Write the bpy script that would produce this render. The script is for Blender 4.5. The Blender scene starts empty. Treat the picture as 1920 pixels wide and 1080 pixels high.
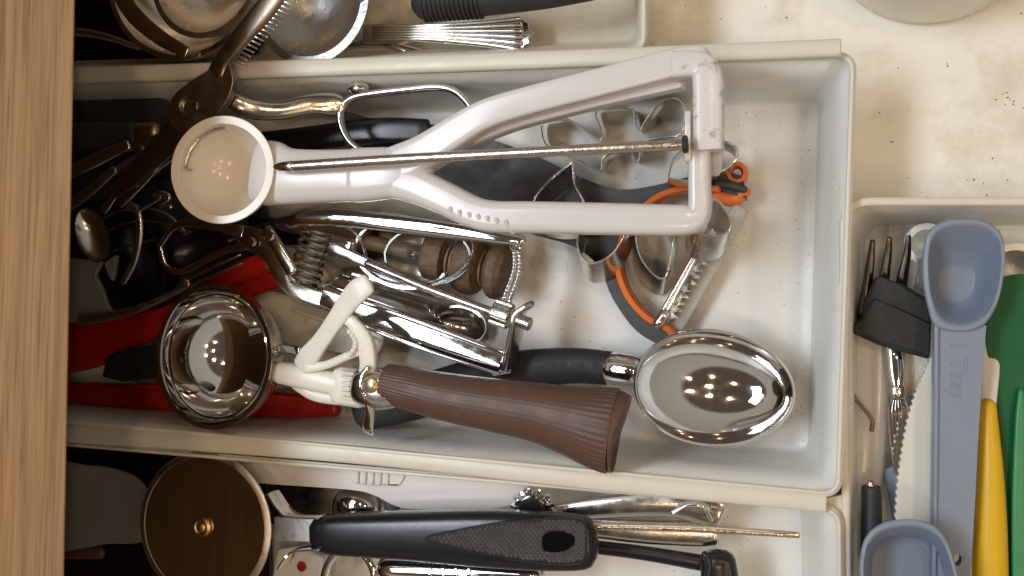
import bpy, bmesh, math, random
from mathutils import Vector, Matrix
from mathutils.geometry import tessellate_polygon
random.seed(7)
SC = bpy.context.scene
COL = SC.collection
R = math.radians

# ------------------------------------------------------------------ camera
F = 1663.0                                   # focal length in photo pixels (1920 wide)
TILT, ROLL, DIST = R(16.7), R(2.1), 0.37
FWD = Vector((-math.sin(TILT), 0, -math.cos(TILT)))
R0 = Vector((math.cos(TILT), 0, -math.sin(TILT)))
U0 = Vector((0, 1, 0))
RIGHT = R0 * math.cos(ROLL) + U0 * math.sin(ROLL)
UP = U0 * math.cos(ROLL) - R0 * math.sin(ROLL)
CAM = Vector((0, 0, 0.055)) - FWD * DIST
cam = bpy.data.cameras.new('camera'); camo = bpy.data.objects.new('camera', cam); COL.objects.link(camo)
rot = Matrix((RIGHT, UP, -FWD)).transposed()
camo.matrix_world = Matrix.Translation(CAM) @ rot.to_4x4()
cam.sensor_width = 36; cam.lens = 36 * F / 1920; cam.clip_start = 0.01; cam.clip_end = 50
SC.camera = camo

# ------------------------------------------------------------------ world and lamps
w = bpy.data.worlds.new('World'); SC.world = w; w.use_nodes = True
nt = w.node_tree; bg = nt.nodes['Background']
tc = nt.nodes.new('ShaderNodeTexCoord'); sx = nt.nodes.new('ShaderNodeSeparateXYZ')
rp = nt.nodes.new('ShaderNodeValToRGB')
nt.links.new(tc.outputs['Generated'], sx.inputs[0]); nt.links.new(sx.outputs['Z'], rp.inputs[0])
rp.color_ramp.elements[0].position = 0.05; rp.color_ramp.elements[0].color = (0.34, 0.30, 0.25, 1)
rp.color_ramp.elements[1].position = 0.95; rp.color_ramp.elements[1].color = (0.105, 0.080, 0.062, 1)
e = rp.color_ramp.elements.new(0.74); e.color = (0.46, 0.425, 0.365, 1)
e = rp.color_ramp.elements.new(0.78); e.color = (0.125, 0.090, 0.068, 1)
nt.links.new(rp.outputs[0], bg.inputs[0]); bg.inputs[1].default_value = 0.78

def lamp(name, kind, loc, power, col, size=0.1, sy=None, target=(0, 0, 0)):
    d = bpy.data.lights.new(name, kind); o = bpy.data.objects.new(name, d); COL.objects.link(o)
    d.energy = power; d.color = col; o.location = loc
    if kind == 'AREA':
        d.shape = 'RECTANGLE'; d.size = size; d.size_y = sy or size
        o.rotation_euler = (Vector(target) - Vector(loc)).to_track_quat('-Z', 'Y').to_euler()
    else:
        d.shadow_soft_size = size
    return o
# the kitchen window above the worktop: two panes, cool daylight, up and to the left
for dy in (-0.17, 0.17):
    lamp('window_pane_light', 'AREA', (-0.62, 0.12 + dy, 1.45), 7.0, (0.83, 0.92, 1.0), 0.62, 0.30, (0.05, 0, 0))
# warm ceiling spots
for (x, y) in ((0.15, 0.45), (0.05, -0.45), (0.70, 0.30), (0.75, -0.20), (0.65, -0.70), (1.30, 0.10), (1.3, -0.55)):
    lamp('ceiling_spot', 'POINT', (x, y, 1.75), 6.7, (1.0, 0.72, 0.44), 0.035)

vs = SC.view_settings
vs.view_transform = 'Standard'; vs.look = 'None'; vs.exposure = 0.0; vs.gamma = 1.0
SC.cycles.use_denoising = True
SC.cycles.max_bounces = 10
SC.cycles.sample_clamp_indirect = 6.0
SC.cycles.caustics_reflective = False; SC.cycles.caustics_refractive = False

# ------------------------------------------------------------------ pixel helpers
def ray(px, py):
    return FWD * F + RIGHT * (px - 960) + UP * (540 - py)
def P(px, py, z):                            # point at height z (mm) seen at photo pixel (px, py)
    v = ray(px, py); s = (z * 0.001 - CAM.z) / v.z
    return CAM + v * s
def MP(px, py, z):                           # metres per photo pixel there
    return (P(px, py, z) - CAM).dot(FWD) / F

# ------------------------------------------------------------------ materials
def lk(t, a, b): t.links.new(a, b)
def mat(name, col, rough=0.4, metal=0.0, var=0.06, vscale=60, bump=0.0, bscale=900, rvar=0.08, trans=0.0, coat=0.0,
        stain=None, stain_scale=25, stain_lo=0.55, stain_hi=0.75, speck=None, sss=0.0, alpha=1.0, aniso_scale=None, spec=0.5):
    m = bpy.data.materials.new(name); m.use_nodes = True
    t = m.node_tree; b = t.nodes['Principled BSDF']
    tc = t.nodes.new('ShaderNodeTexCoord')
    vec = tc.outputs['Object']
    if aniso_scale:
        mp = t.nodes.new('ShaderNodeMapping'); mp.inputs['Scale'].default_value = aniso_scale
        lk(t, vec, mp.inputs[0]); vec = mp.outputs[0]
    def noise(sc, det=4, rgh=0.6):
        n = t.nodes.new('ShaderNodeTexNoise'); n.inputs['Scale'].default_value = sc
        n.inputs['Detail'].default_value = det; n.inputs['Roughness'].default_value = rgh
        lk(t, vec, n.inputs['Vector']); return n
    n1 = noise(vscale)
    mx = t.nodes.new('ShaderNodeMix'); mx.data_type = 'RGBA'
    mx.inputs['A'].default_value = tuple(max(0, c * (1 - 2 * var)) for c in col) + (1,)
    mx.inputs['B'].default_value = tuple(min(1, c * (1 + 2 * var)) for c in col) + (1,)
    lk(t, n1.outputs['Fac'], mx.inputs['Factor']); out = mx.outputs['Result']
    if stain:
        n2 = noise(stain_scale, 6, 0.65)
        r = t.nodes.new('ShaderNodeMapRange'); r.inputs['From Min'].default_value = stain_lo; r.inputs['From Max'].default_value = stain_hi
        r.inputs['To Max'].default_value = stain[3]
        lk(t, n2.outputs['Fac'], r.inputs['Value'])
        m2 = t.nodes.new('ShaderNodeMix'); m2.data_type = 'RGBA'; m2.inputs['B'].default_value = tuple(stain[:3]) + (1,)
        lk(t, r.outputs[0], m2.inputs['Factor']); lk(t, out, m2.inputs['A']); out = m2.outputs['Result']
    if speck:
        v = t.nodes.new('ShaderNodeTexVoronoi'); v.inputs['Scale'].default_value = speck[4]; lk(t, vec, v.inputs['Vector'])
        r = t.nodes.new('ShaderNodeMath'); r.operation = 'LESS_THAN'; r.inputs[1].default_value = speck[5]
        lk(t, v.outputs['Distance'], r.inputs[0])
        n3 = noise(speck[4] * 0.12, 2)
        r2 = t.nodes.new('ShaderNodeMath'); r2.operation = 'GREATER_THAN'; r2.inputs[1].default_value = 0.54
        lk(t, n3.outputs['Fac'], r2.inputs[0])
        r3 = t.nodes.new('ShaderNodeMath'); r3.operation = 'MULTIPLY'; lk(t, r.outputs[0], r3.inputs[0]); lk(t, r2.outputs[0], r3.inputs[1])
        r4 = t.nodes.new('ShaderNodeMath'); r4.operation = 'MULTIPLY'; r4.inputs[1].default_value = speck[3]; lk(t, r3.outputs[0], r4.inputs[0])
        m3 = t.nodes.new('ShaderNodeMix'); m3.data_type = 'RGBA'; m3.inputs['B'].default_value = tuple(speck[:3]) + (1,)
        lk(t, r4.outputs[0], m3.inputs['Factor']); lk(t, out, m3.inputs['A']); out = m3.outputs['Result']
    lk(t, out, b.inputs['Base Color'])
    n4 = noise(vscale * 2.3, 5)
    mr = t.nodes.new('ShaderNodeMapRange'); mr.inputs['To Min'].default_value = max(0.02, rough - rvar); mr.inputs['To Max'].default_value = rough + rvar
    mr.inputs['From Min'].default_value = 0.3; mr.inputs['From Max'].default_value = 0.7
    lk(t, n4.outputs['Fac'], mr.inputs['Value']); lk(t, mr.outputs[0], b.inputs['Roughness'])
    b.inputs['Metallic'].default_value = metal; b.inputs['Specular IOR Level'].default_value = spec
    b.inputs['Transmission Weight'].default_value = trans
    b.inputs['Coat Weight'].default_value = coat
    b.inputs['Alpha'].default_value = alpha
    if sss:
        b.inputs['Subsurface Weight'].default_value = sss; b.inputs['Subsurface Radius'].default_value = (0.004, 0.003, 0.002)
    if bump:
        n5 = noise(bscale, 4); bp = t.nodes.new('ShaderNodeBump'); bp.inputs['Strength'].default_value = bump; bp.inputs['Distance'].default_value = 0.0006
        lk(t, n5.outputs['Fac'], bp.inputs['Height']); lk(t, bp.outputs[0], b.inputs['Normal'])
    return m

M = {}
M['tray'] = mat('tray_plastic', (0.83, 0.82, 0.785), 0.38, var=0.03, stain=(0.42, 0.33, 0.20, 0.35), stain_scale=22, stain_lo=0.60, stain_hi=0.85,
                speck=(0.16, 0.11, 0.07, 0.8, 260, 0.10), bump=0.06, bscale=1400)
M['traybeige'] = mat('beige_tray_floor', (0.76, 0.70, 0.58), 0.40, var=0.04, stain=(0.42, 0.33, 0.20, 0.35), stain_scale=22, stain_lo=0.55, stain_hi=0.8)
M['rim'] = mat('tray_rim_plastic', (0.71, 0.67, 0.58), 0.36, var=0.03, stain=(0.40, 0.28, 0.12, 0.4), stain_scale=60, stain_lo=0.64, stain_hi=0.85)
M['rim2'] = mat('beige_tray_plastic', (0.74, 0.66, 0.55), 0.36, var=0.03, stain=(0.45, 0.28, 0.10, 0.4), stain_scale=60, stain_lo=0.66, stain_hi=0.85)
M['floor'] = mat('painted_board', (0.88, 0.85, 0.785), 0.55, var=0.05, vscale=38, stain=(0.60, 0.50, 0.34, 0.7), stain_scale=32, stain_lo=0.46, stain_hi=0.70,
                 speck=(0.30, 0.20, 0.11, 0.7, 170, 0.07), bump=0.15, bscale=700)
M['white'] = mat('white_plastic', (0.70, 0.67, 0.66), 0.18, var=0.012, rvar=0.03, bump=0.03, bscale=500, stain=(0.45, 0.38, 0.33, 0.25), stain_scale=60, stain_lo=0.60, stain_hi=0.80)
M['whitebowl'] = mat('ivory_plastic', (0.82, 0.75, 0.66), 0.18, var=0.01, rvar=0.02)
M['grime'] = mat('white_plastic_grimy', (0.70, 0.67, 0.66), 0.26, var=0.01, rvar=0.03, stain=(0.22, 0.15, 0.11, 0.8), stain_scale=170, stain_lo=0.57, stain_hi=0.68)
M['nylon'] = mat('milky_nylon', (0.86, 0.835, 0.76), 0.30, var=0.02, sss=0.12)
M['chrome'] = mat('chrome', (0.80, 0.78, 0.76), 0.07, 1.0, var=0.03, rvar=0.05, vscale=90, bump=0.02, bscale=220)
M['steel'] = mat('steel', (0.66, 0.62, 0.57), 0.20, 1.0, var=0.05, rvar=0.08, bump=0.05)
M['satin'] = mat('satin_steel', (0.60, 0.56, 0.52), 0.33, 1.0, var=0.08, rvar=0.1, bump=0.1, bscale=1500)
M['worn'] = mat('worn_aluminium', (0.50, 0.49, 0.47), 0.36, 1.0, var=0.22, vscale=45, rvar=0.14, bump=0.35, bscale=420)
M['dull'] = mat('dull_scissor_steel', (0.40, 0.32, 0.26), 0.34, 1.0, var=0.10, rvar=0.08, bump=0.12, bscale=900)
M['rod'] = mat('worn_rod_steel', (0.58, 0.50, 0.44), 0.22, 1.0, var=0.15, vscale=180, rvar=0.14, bump=0.15, bscale=1200)
M['cutter'] = mat('tinned_strip', (0.80, 0.765, 0.71), 0.22, 1.0, var=0.12, vscale=130, rvar=0.1)
M['disc'] = mat('mirror_steel', (0.60, 0.56, 0.50), 0.10, 1.0, var=0.04, rvar=0.03)
M['brass'] = mat('brass', (0.50, 0.36, 0.18), 0.36, 1.0)
M['alu'] = mat('cast_aluminium', (0.74, 0.74, 0.72), 0.42, 1.0, var=0.12, vscale=300, bump=0.5, bscale=1400)
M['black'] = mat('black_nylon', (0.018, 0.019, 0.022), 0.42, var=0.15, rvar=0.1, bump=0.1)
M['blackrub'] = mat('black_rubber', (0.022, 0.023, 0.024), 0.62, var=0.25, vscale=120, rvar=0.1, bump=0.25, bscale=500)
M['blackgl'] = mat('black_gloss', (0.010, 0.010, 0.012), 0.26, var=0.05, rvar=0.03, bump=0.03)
M['knurlgl'] = mat('knurl_gloss', (0.05, 0.05, 0.052), 0.20, var=0.1, rvar=0.05, coat=1.0, spec=1.0)  # base colour lightened to stand in for weak glints on the grip
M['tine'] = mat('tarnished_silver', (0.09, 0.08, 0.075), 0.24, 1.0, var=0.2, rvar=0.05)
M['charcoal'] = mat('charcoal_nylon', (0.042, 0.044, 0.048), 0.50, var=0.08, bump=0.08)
M['orange'] = mat('orange_rubber', (0.85, 0.20, 0.04), 0.42, var=0.04)
M['brown'] = mat('brown_plastic', (0.108, 0.060, 0.044), 0.38, spec=0.3, var=0.05, rvar=0.05, bump=0.06, bscale=600, stain=(0.24, 0.15, 0.11, 0.25), stain_scale=180, stain_lo=0.58, stain_hi=0.75)
M['red'] = mat('red_plastic', (0.40, 0.014, 0.012), 0.36, var=0.12, vscale=90, rvar=0.12, stain=(0.12, 0.01, 0.01, 0.5), stain_scale=70, stain_lo=0.55, stain_hi=0.8)
M['blue'] = mat('blue_grey_plastic', (0.225, 0.272, 0.355), 0.42, var=0.03, bump=0.05)
M['bluelt'] = mat('pale_blue_plastic', (0.31, 0.37, 0.50), 0.42, var=0.03)
M['green'] = mat('green_plastic', (0.006, 0.115, 0.038), 0.32, spec=0.2, var=0.05)
M['greenlt'] = mat('light_green_plastic', (0.035, 0.26, 0.10), 0.34, var=0.06)
M['yellow'] = mat('yellow_plastic', (0.74, 0.45, 0.006), 0.40, var=0.03)
M['cream'] = mat('cream_plastic', (0.80, 0.76, 0.68), 0.40, var=0.02)
M['pearl'] = mat('pale_grey_plastic', (0.72, 0.71, 0.70), 0.22, var=0.03)
M['greysp'] = mat('grey_nylon', (0.25, 0.245, 0.22), 0.5, var=0.05)
M['ceramic'] = mat('glazed_ceramic', (0.72, 0.68, 0.58), 0.20, var=0.02)
M['crumb'] = mat('dark_crumb', (0.10, 0.055, 0.03), 0.7, var=0.3)
M['clear'] = mat('clear_plastic', (0.92, 0.92, 0.92), 0.08, var=0.0, trans=0.95, rvar=0.03)
M['seedtan'] = mat('tan_rivet', (0.45, 0.33, 0.20), 0.30, 0.8)
M['rust'] = mat('rusty_wire', (0.28, 0.19, 0.13), 0.45, 0.7, var=0.2)
M['cloudy'] = mat('cloudy_plastic', (0.72, 0.72, 0.68), 0.30, var=0.03, trans=0.35)
M['dipper'] = mat('dark_turned_wood', (0.16, 0.10, 0.06), 0.6, var=0.45, vscale=420, aniso_scale=(0.4, 1, 1), bump=0.8, bscale=900)
M['dipper2'] = mat('pale_turned_wood', (0.24, 0.145, 0.075), 0.5, var=0.25, vscale=260, aniso_scale=(0.25, 1, 1), bump=0.3, bscale=900)
M['hole_shade'] = mat('painted_hole_shade', (0.004, 0.004, 0.004), 0.8, spec=0.05)  # near-black colour painted as the shade of the hanging hole

def wood_mat():
    m = bpy.data.materials.new('oak'); m.use_nodes = True; t = m.node_tree; b = t.nodes['Principled BSDF']
    tc = t.nodes.new('ShaderNodeTexCoord'); mp = t.nodes.new('ShaderNodeMapping')
    mp.inputs['Rotation'].default_value = (0, 0, R(11)); mp.inputs['Scale'].default_value = (330, 11, 60)
    lk(t, tc.outputs['Object'], mp.inputs[0])
    n = t.nodes.new('ShaderNodeTexNoise'); n.inputs['Scale'].default_value = 1.0; n.inputs['Detail'].default_value = 7; n.inputs['Roughness'].default_value = 0.62; n.inputs['Distortion'].default_value = 0.5
    lk(t, mp.outputs[0], n.inputs['Vector'])
    r = t.nodes.new('ShaderNodeValToRGB'); r.color_ramp.elements[0].position = 0.38; r.color_ramp.elements[0].color = (0.225, 0.115, 0.044, 1)
    r.color_ramp.elements[1].position = 0.60; r.color_ramp.elements[1].color = (0.335, 0.188, 0.080, 1)
    lk(t, n.outputs['Fac'], r.inputs[0])
    mp2 = t.nodes.new('ShaderNodeMapping'); mp2.inputs['Rotation'].default_value = (0, 0, R(11)); mp2.inputs['Scale'].default_value = (900, 26, 300); lk(t, tc.outputs['Object'], mp2.inputs[0])
    n2 = t.nodes.new('ShaderNodeTexNoise'); n2.inputs['Scale'].default_value = 1; n2.inputs['Detail'].default_value = 3; lk(t, mp2.outputs[0], n2.inputs['Vector'])
    mr = t.nodes.new('ShaderNodeMapRange'); mr.inputs['From Min'].default_value = 0.56; mr.inputs['From Max'].default_value = 0.70; mr.inputs['To Max'].default_value = 0.6; lk(t, n2.outputs['Fac'], mr.inputs['Value'])
    mx = t.nodes.new('ShaderNodeMix'); mx.data_type = 'RGBA'; mx.inputs['B'].default_value = (0.13, 0.062, 0.022, 1)
    lk(t, mr.outputs[0], mx.inputs['Factor']); lk(t, r.outputs[0], mx.inputs['A']); lk(t, mx.outputs['Result'], b.inputs['Base Color'])
    b.inputs['Roughness'].default_value = 0.6; b.inputs['Specular IOR Level'].default_value = 0.25
    bp = t.nodes.new('ShaderNodeBump'); bp.inputs['Strength'].default_value = 0.3; bp.inputs['Distance'].default_value = 0.0006
    lk(t, n2.outputs['Fac'], bp.inputs['Height']); lk(t, bp.outputs[0], b.inputs['Normal'])
    return m
M['oak'] = wood_mat()

def knurl_mat():
    m = mat('knurled_black', (0.02, 0.02, 0.022), 0.25, var=0.1)
    t = m.node_tree; b = t.nodes['Principled BSDF']; tc = t.nodes.new('ShaderNodeTexCoord')
    outs = []
    for ang in (32, -32, 0):
        mp = t.nodes.new('ShaderNodeMapping'); mp.inputs['Rotation'].default_value = (0, 0, R(ang + 90)); lk(t, tc.outputs['Object'], mp.inputs[0])
        wv = t.nodes.new('ShaderNodeTexWave'); wv.inputs['Scale'].default_value = 260; wv.inputs['Distortion'].default_value = 0.3; lk(t, mp.outputs[0], wv.inputs['Vector']); outs.append(wv.outputs['Fac'])
    a = t.nodes.new('ShaderNodeMath'); a.operation = 'MINIMUM'; lk(t, outs[0], a.inputs[0]); lk(t, outs[1], a.inputs[1])
    a2 = t.nodes.new('ShaderNodeMath'); a2.operation = 'MINIMUM'; lk(t, a.outputs[0], a2.inputs[0]); lk(t, outs[2], a2.inputs[1])
    bp = t.nodes.new('ShaderNodeBump'); bp.inputs['Strength'].default_value = 1.0; bp.inputs['Distance'].default_value = 0.0012
    lk(t, a2.outputs[0], bp.inputs['Height']); lk(t, bp.outputs[0], b.inputs['Normal'])
    return m
M['knurl'] = knurl_mat()

# ------------------------------------------------------------------ mesh builder
def cr(pts, n=6, closed=False):              # Catmull-Rom through tuples / Vectors
    pts = [tuple(p) for p in pts]; N = len(pts)
    if N < 3 and not closed:
        return [tuple(a + (b - a) * i / n for a, b in zip(pts[0], pts[1])) for i in range(n + 1)] if N == 2 else pts
    out = []
    segs = N if closed else N - 1
    for i in range(segs):
        if closed: a, b, c, d = pts[i - 1], pts[i], pts[(i + 1) % N], pts[(i + 2) % N]
        else:
            b, c = pts[i], pts[i + 1]
            a = pts[i - 1] if i else tuple(2 * x - y for x, y in zip(b, c))
            d = pts[i + 2] if i + 2 < N else tuple(2 * y - x for x, y in zip(b, c))
        for k in range(n):
            s = k / n
            out.append(tuple(0.5 * (2 * q + (r - p) * s + (2 * p - 5 * q + 4 * r - t) * s * s + (-p + 3 * q - 3 * r + t) * s ** 3) for p, q, r, t in zip(a, b, c, d)))
    if not closed: out.append(pts[-1])
    return out

class MB:
    def __init__(self): self.v = []; self.f = []
    def ringfaces(self, r0, r1, closed=True):
        n = len(r0)
        for i in range(n if closed else n - 1):
            j = (i + 1) % n
            self.f.append((r0[i], r0[j], r1[j], r1[i]))
    def add(self, pts):
        b = len(self.v); self.v += [Vector(p) for p in pts]; return list(range(b, b + len(pts)))
    # tube / bar along points given as (px, py, z mm, width px, height px)
    def sweep(self, pts, n=6, k=16, e=2.0, closed=False, smooth=True, cap='round', mod=None, upv=None, roll=0.0):
        W = []
        for p in pts:
            q = P(p[0], p[1], p[2]); m = MP(p[0], p[1], p[2])
            W.append((q.x, q.y, q.z, p[3] * m, (p[4] if len(p) > 4 else p[3]) * m))
        return self.wsweep(W, n, k, e, closed, smooth, cap, mod, upv, roll)
    def wsweep(self, W, n=6, k=16, e=2.0, closed=False, smooth=True, cap='round', mod=None, upv=None, roll=0.0):
        C = cr(W, n, closed) if smooth else [tuple(x) for x in W]
        N = len(C); rings = []
        prev_up = None
        frames = []
        for i in range(N):
            a = Vector(C[(i - 1) % N][:3]) if (closed or i) else Vector(C[0][:3])
            b = Vector(C[(i + 1) % N][:3]) if (closed or i < N - 1) else Vector(C[-1][:3])
            t = (b - a).normalized()
            z = Vector(upv) if upv else Vector((0, 0, 1))
            s = t.cross(z)
            if s.length < 0.05: s = t.cross(Vector((1, 0, 0)))
            s.normalize(); u = s.cross(t).normalized()
            frames.append((t, s, u))
        def ring(pos, fr, hw, hh, fi):
            t, s, u = fr; out = []
            for j in range(k):
                ph = 2 * math.pi * j / k; c, q = math.cos(ph), math.sin(ph)
                x = math.copysign(abs(c) ** (2 / e), c); y = math.copysign(abs(q) ** (2 / e), q)
                g = mod(fi, ph) if mod else 1.0
                xx, yy = x * hw * g, y * hh * g
                if roll: xx, yy = xx * math.cos(roll) - yy * math.sin(roll), xx * math.sin(roll) + yy * math.cos(roll)
                out.append(pos + s * xx + u * yy)
            return self.add(out)
        if not closed and cap == 'round':
            p0 = C[0]; t = frames[0][0]; r = min(p0[3], p0[4]) / 2
            for a in (80, 55, 28):
                rings.append(ring(Vector(p0[:3]) - t * r * math.sin(R(a)), frames[0], p0[3] / 2 * math.cos(R(a)), p0[4] / 2 * math.cos(R(a)), 0))
        for i in range(N):
            rings.append(ring(Vector(C[i][:3]), frames[i], C[i][3] / 2, C[i][4] / 2, i / max(1, N - 1)))
        if not closed and cap == 'round':
            p0 = C[-1]; t = frames[-1][0]; r = min(p0[3], p0[4]) / 2
            for a in (28, 55, 80):
                rings.append(ring(Vector(p0[:3]) + t * r * math.sin(R(a)), frames[-1], p0[3] / 2 * math.cos(R(a)), p0[4] / 2 * math.cos(R(a)), 1))
        for a, b in zip(rings, rings[1:]): self.ringfaces(a, b)
        if closed: self.ringfaces(rings[-1], rings[0])
        else:
            self.f.append(tuple(reversed(rings[0]))); self.f.append(tuple(rings[-1]))
        return self
    # flat plate: px outline, top at z (number or function of px,py), thickness th mm
    def slab(self, outline, z, th, holes=(), sm=0):
        zf = z if callable(z) else (lambda x, y: z)
        loops = []
        for o in [outline] + list(holes):
            o = cr(o, sm, True) if sm else o
            loops.append([P(x, y, zf(x, y)) for x, y in o])
        d = Vector((0, 0, -th * 0.001))
        top = []; bot = []
        for L in loops:
            top.append(self.add(L)); bot.append(self.add([p + d for p in L]))
        flat_t = [i for L in top for i in L]; flat_b = [i for L in bot for i in L]
        for tri in tessellate_polygon(loops):
            a, b, c = (flat_t[i] for i in tri)
            nrm = (self.v[b] - self.v[a]).cross(self.v[c] - self.v[a])
            if nrm.z < 0: a, c = c, a
            self.f.append((a, b, c))
            a, b, c = (flat_b[i] for i in tri)
            nrm = (self.v[b] - self.v[a]).cross(self.v[c] - self.v[a])
            if nrm.z > 0: a, c = c, a
            self.f.append((a, b, c))
        for T, B in zip(top, bot): self.ringfaces(T, B)
        return self
    def loft(self, loops, cap0=False, cap1=False):
        rr = [self.add(L) for L in loops]
        for a, b in zip(rr, rr[1:]): self.ringfaces(a, b)
        if cap0: self.f.append(tuple(reversed(rr[0])))
        if cap1: self.f.append(tuple(rr[-1]))
        return self
    # hollow bowl: centre of the rim, axes ex, ey (unit), radii a, b, depth
    def bowl(self, C, ex, ey, a, b, depth, th=0.0012, q=0.5, egg=0.0, k=56, rings=16, lip=0.0, wall=0.0, shift=0.0):
        ex = ex.normalized(); nz = ex.cross(ey).normalized(); ey = nz.cross(ex)
        def loop(aa, bb, dd, th_):
            u = math.sin(th_)
            L = []
            for j in range(k):
                ph = 2 * math.pi * j / k
                c, s = math.cos(ph), math.sin(ph)
                L.append(C + ex * (aa * u * c + shift * a * (1 - u * u)) + ey * (bb * u * s * (1 - egg * c)) - nz * (dd * max(0, 1 - u * u) ** q + wall * (1 - u ** 7)))
            return L
        inner = [loop(a, b, depth, math.pi / 2 * i / rings) for i in range(1, rings + 1)]
        outer = [loop(a + th, b + th, depth + th, math.pi / 2 * i / rings) for i in range(1, rings + 1)]
        if lip: outer[-1:] = [[p - nz * lip * 0.5 for p in loop(a + th + lip, b + th + lip, 0.0001, math.pi / 2)], loop(a + th + lip, b + th + lip, 0.0001, math.pi / 2)]
        rr = [self.add(L) for L in inner]; oo = [self.add(L) for L in outer]
        ci = self.add([C + ex * shift * a - nz * (depth + wall)])[0]; co = self.add([C + ex * shift * a - nz * (depth + wall + th)])[0]
        for x, y in zip(rr, rr[1:]): self.ringfaces(x, y)
        for x, y in zip(oo, oo[1:]): self.ringfaces(y, x)
        self.ringfaces(rr[-1], oo[-1])
        for j in range(k):
            self.f.append((ci, rr[0][j], rr[0][(j + 1) % k])); self.f.append((co, oo[0][(j + 1) % k], oo[0][j]))
        return self
    # surface of revolution: profile [(t, r)] along unit axis from base
    def lathe(self, base, axis, prof, k=40, mod=None):
        axis = axis.normalized(); s = axis.orthogonal().normalized(); u = axis.cross(s)
        rr = []
        for (t, r) in prof:
            rr.append(self.add([base + axis * t + (s * math.cos(2 * math.pi * j / k) + u * math.sin(2 * math.pi * j / k)) * (r * (mod(t, 2 * math.pi * j / k) if mod else 1)) for j in range(k)]))
        for a, b in zip(rr, rr[1:]): self.ringfaces(a, b)
        self.f.append(tuple(reversed(rr[0]))); self.f.append(tuple(rr[-1]))
        return self
    # thin standing strip along a closed px outline, lower edge shifted by (dx,dy) px and to height z0
    def strip(self, path, z1, z0, dx=0, dy=0, th=0.5, n=5, closed=True):
        pts = cr(path, n, closed)
        T = [P(x, y, z1) for x, y in pts]; B = [P(x + dx, y + dy, z0) for x, y in pts]
        N = len(pts); ins = []
        for i in range(N):
            a, b = T[(i - 1) % N], T[(i + 1) % N]
            if not closed: a, b = T[max(0, i - 1)], T[min(N - 1, i + 1)]
            t = (b - a).normalized(); ins.append(t.cross(Vector((0, 0, 1))).normalized() * th * 0.001)
        r = [self.add(T), self.add([p + o for p, o in zip(T, ins)]), self.add([p + o for p, o in zip(B, ins)]), self.add(B)]
        for a, b in ((0, 1), (1, 2), (2, 3), (3, 0)): self.ringfaces(r[a], r[b], closed)
        return self
    def ball(self, c, r, sc=(1, 1, 1), k=10, m=6):
        rows = []
        for i in range(1, m):
            th = math.pi * i / m
            rows.append(self.add([c + Vector((r * sc[0] * math.sin(th) * math.cos(2 * math.pi * j / k), r * sc[1] * math.sin(th) * math.sin(2 * math.pi * j / k), r * sc[2] * math.cos(th))) for j in range(k)]))
        a = self.add([c + Vector((0, 0, r * sc[2]))])[0]; b = self.add([c - Vector((0, 0, r * sc[2]))])[0]
        for x, y in zip(rows, rows[1:]): self.ringfaces(y, x)
        for j in range(k):
            self.f.append((a, rows[0][j], rows[0][(j + 1) % k])); self.f.append((b, rows[-1][(j + 1) % k], rows[-1][j]))
        return self
    def build(self, name, m, parent=None, bevel=0.0, ang=40, segs=2, solid=0.0):
        base = Vector(parent['_o']) if parent is not None and '_o' in parent else None
        if base is None:
            lo = [min(p[i] for p in self.v) for i in range(3)]; hi = [max(p[i] for p in self.v) for i in range(3)]
            base = Vector(((lo[0] + hi[0]) / 2, (lo[1] + hi[1]) / 2, lo[2]))
        me = bpy.data.meshes.new(name); me.from_pydata([tuple(p - base) for p in self.v], [], self.f)
        bm = bmesh.new(); bm.from_mesh(me); bmesh.ops.recalc_face_normals(bm, faces=bm.faces); bm.to_mesh(me); bm.free()
        me.polygons.foreach_set('use_smooth', [True] * len(me.polygons)); me.set_sharp_from_angle(angle=R(ang))
        me.materials.append(M[m])
        o = bpy.data.objects.new(name, me); COL.objects.link(o)
        o['_o'] = tuple(base)
        if parent is not None: o.parent = parent
        else: o.location = base
        if solid:
            md = o.modifiers.new('solid', 'SOLIDIFY'); md.thickness = solid; md.offset = -1
        if bevel:
            md = o.modifiers.new('bevel', 'BEVEL'); md.width = bevel * 0.001; md.segments = segs; md.limit_method = 'ANGLE'; md.angle_limit = R(35); md.harden_normals = False
        return o

def tag(o, label, cat, group=None, kind=None):
    if label: o['label'] = label
    if cat: o['category'] = cat
    if group: o['group'] = group
    if kind: o['kind'] = kind
    return o
def thing(name, label, cat, at, group=None):
    o = bpy.data.objects.new(name, None); COL.objects.link(o); o.empty_display_size = 0.01
    p = P(*at); o.location = p; o['_o'] = tuple(p)
    return tag(o, label, cat, group)

def quadloop(c, rad, k=7):                   # rounded quad loop through 4 world corners
    out = []
    for i in range(4):
        a, b, d = c[i - 1], c[i], c[(i + 1) % 4]
        u = (a - b).normalized(); w_ = (d - b).normalized()
        p0, p1 = b + u * rad, b + w_ * rad
        for j in range(k + 1):
            s = j / k
            out.append(p0 * (1 - s) ** 2 + b * 2 * s * (1 - s) + p1 * s * s)
    return out
def lerp(a, b, t): return a + (b - a) * t

# ================================================================== SETTING
mb = MB()
a = 0.75
mb.loft([[Vector((-a, -a, -.001)), Vector((a, -a, -.001)), Vector((a, a, -.001)), Vector((-a, a, -.001))],
         [Vector((-a, -a, -.013)), Vector((a, -a, -.013)), Vector((a, a, -.013)), Vector((-a, a, -.013))]], True, True)
tag(mb.build('drawer_floor', 'floor', ang=30), 'stained cream painted drawer bottom', None, kind='structure')

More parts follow.
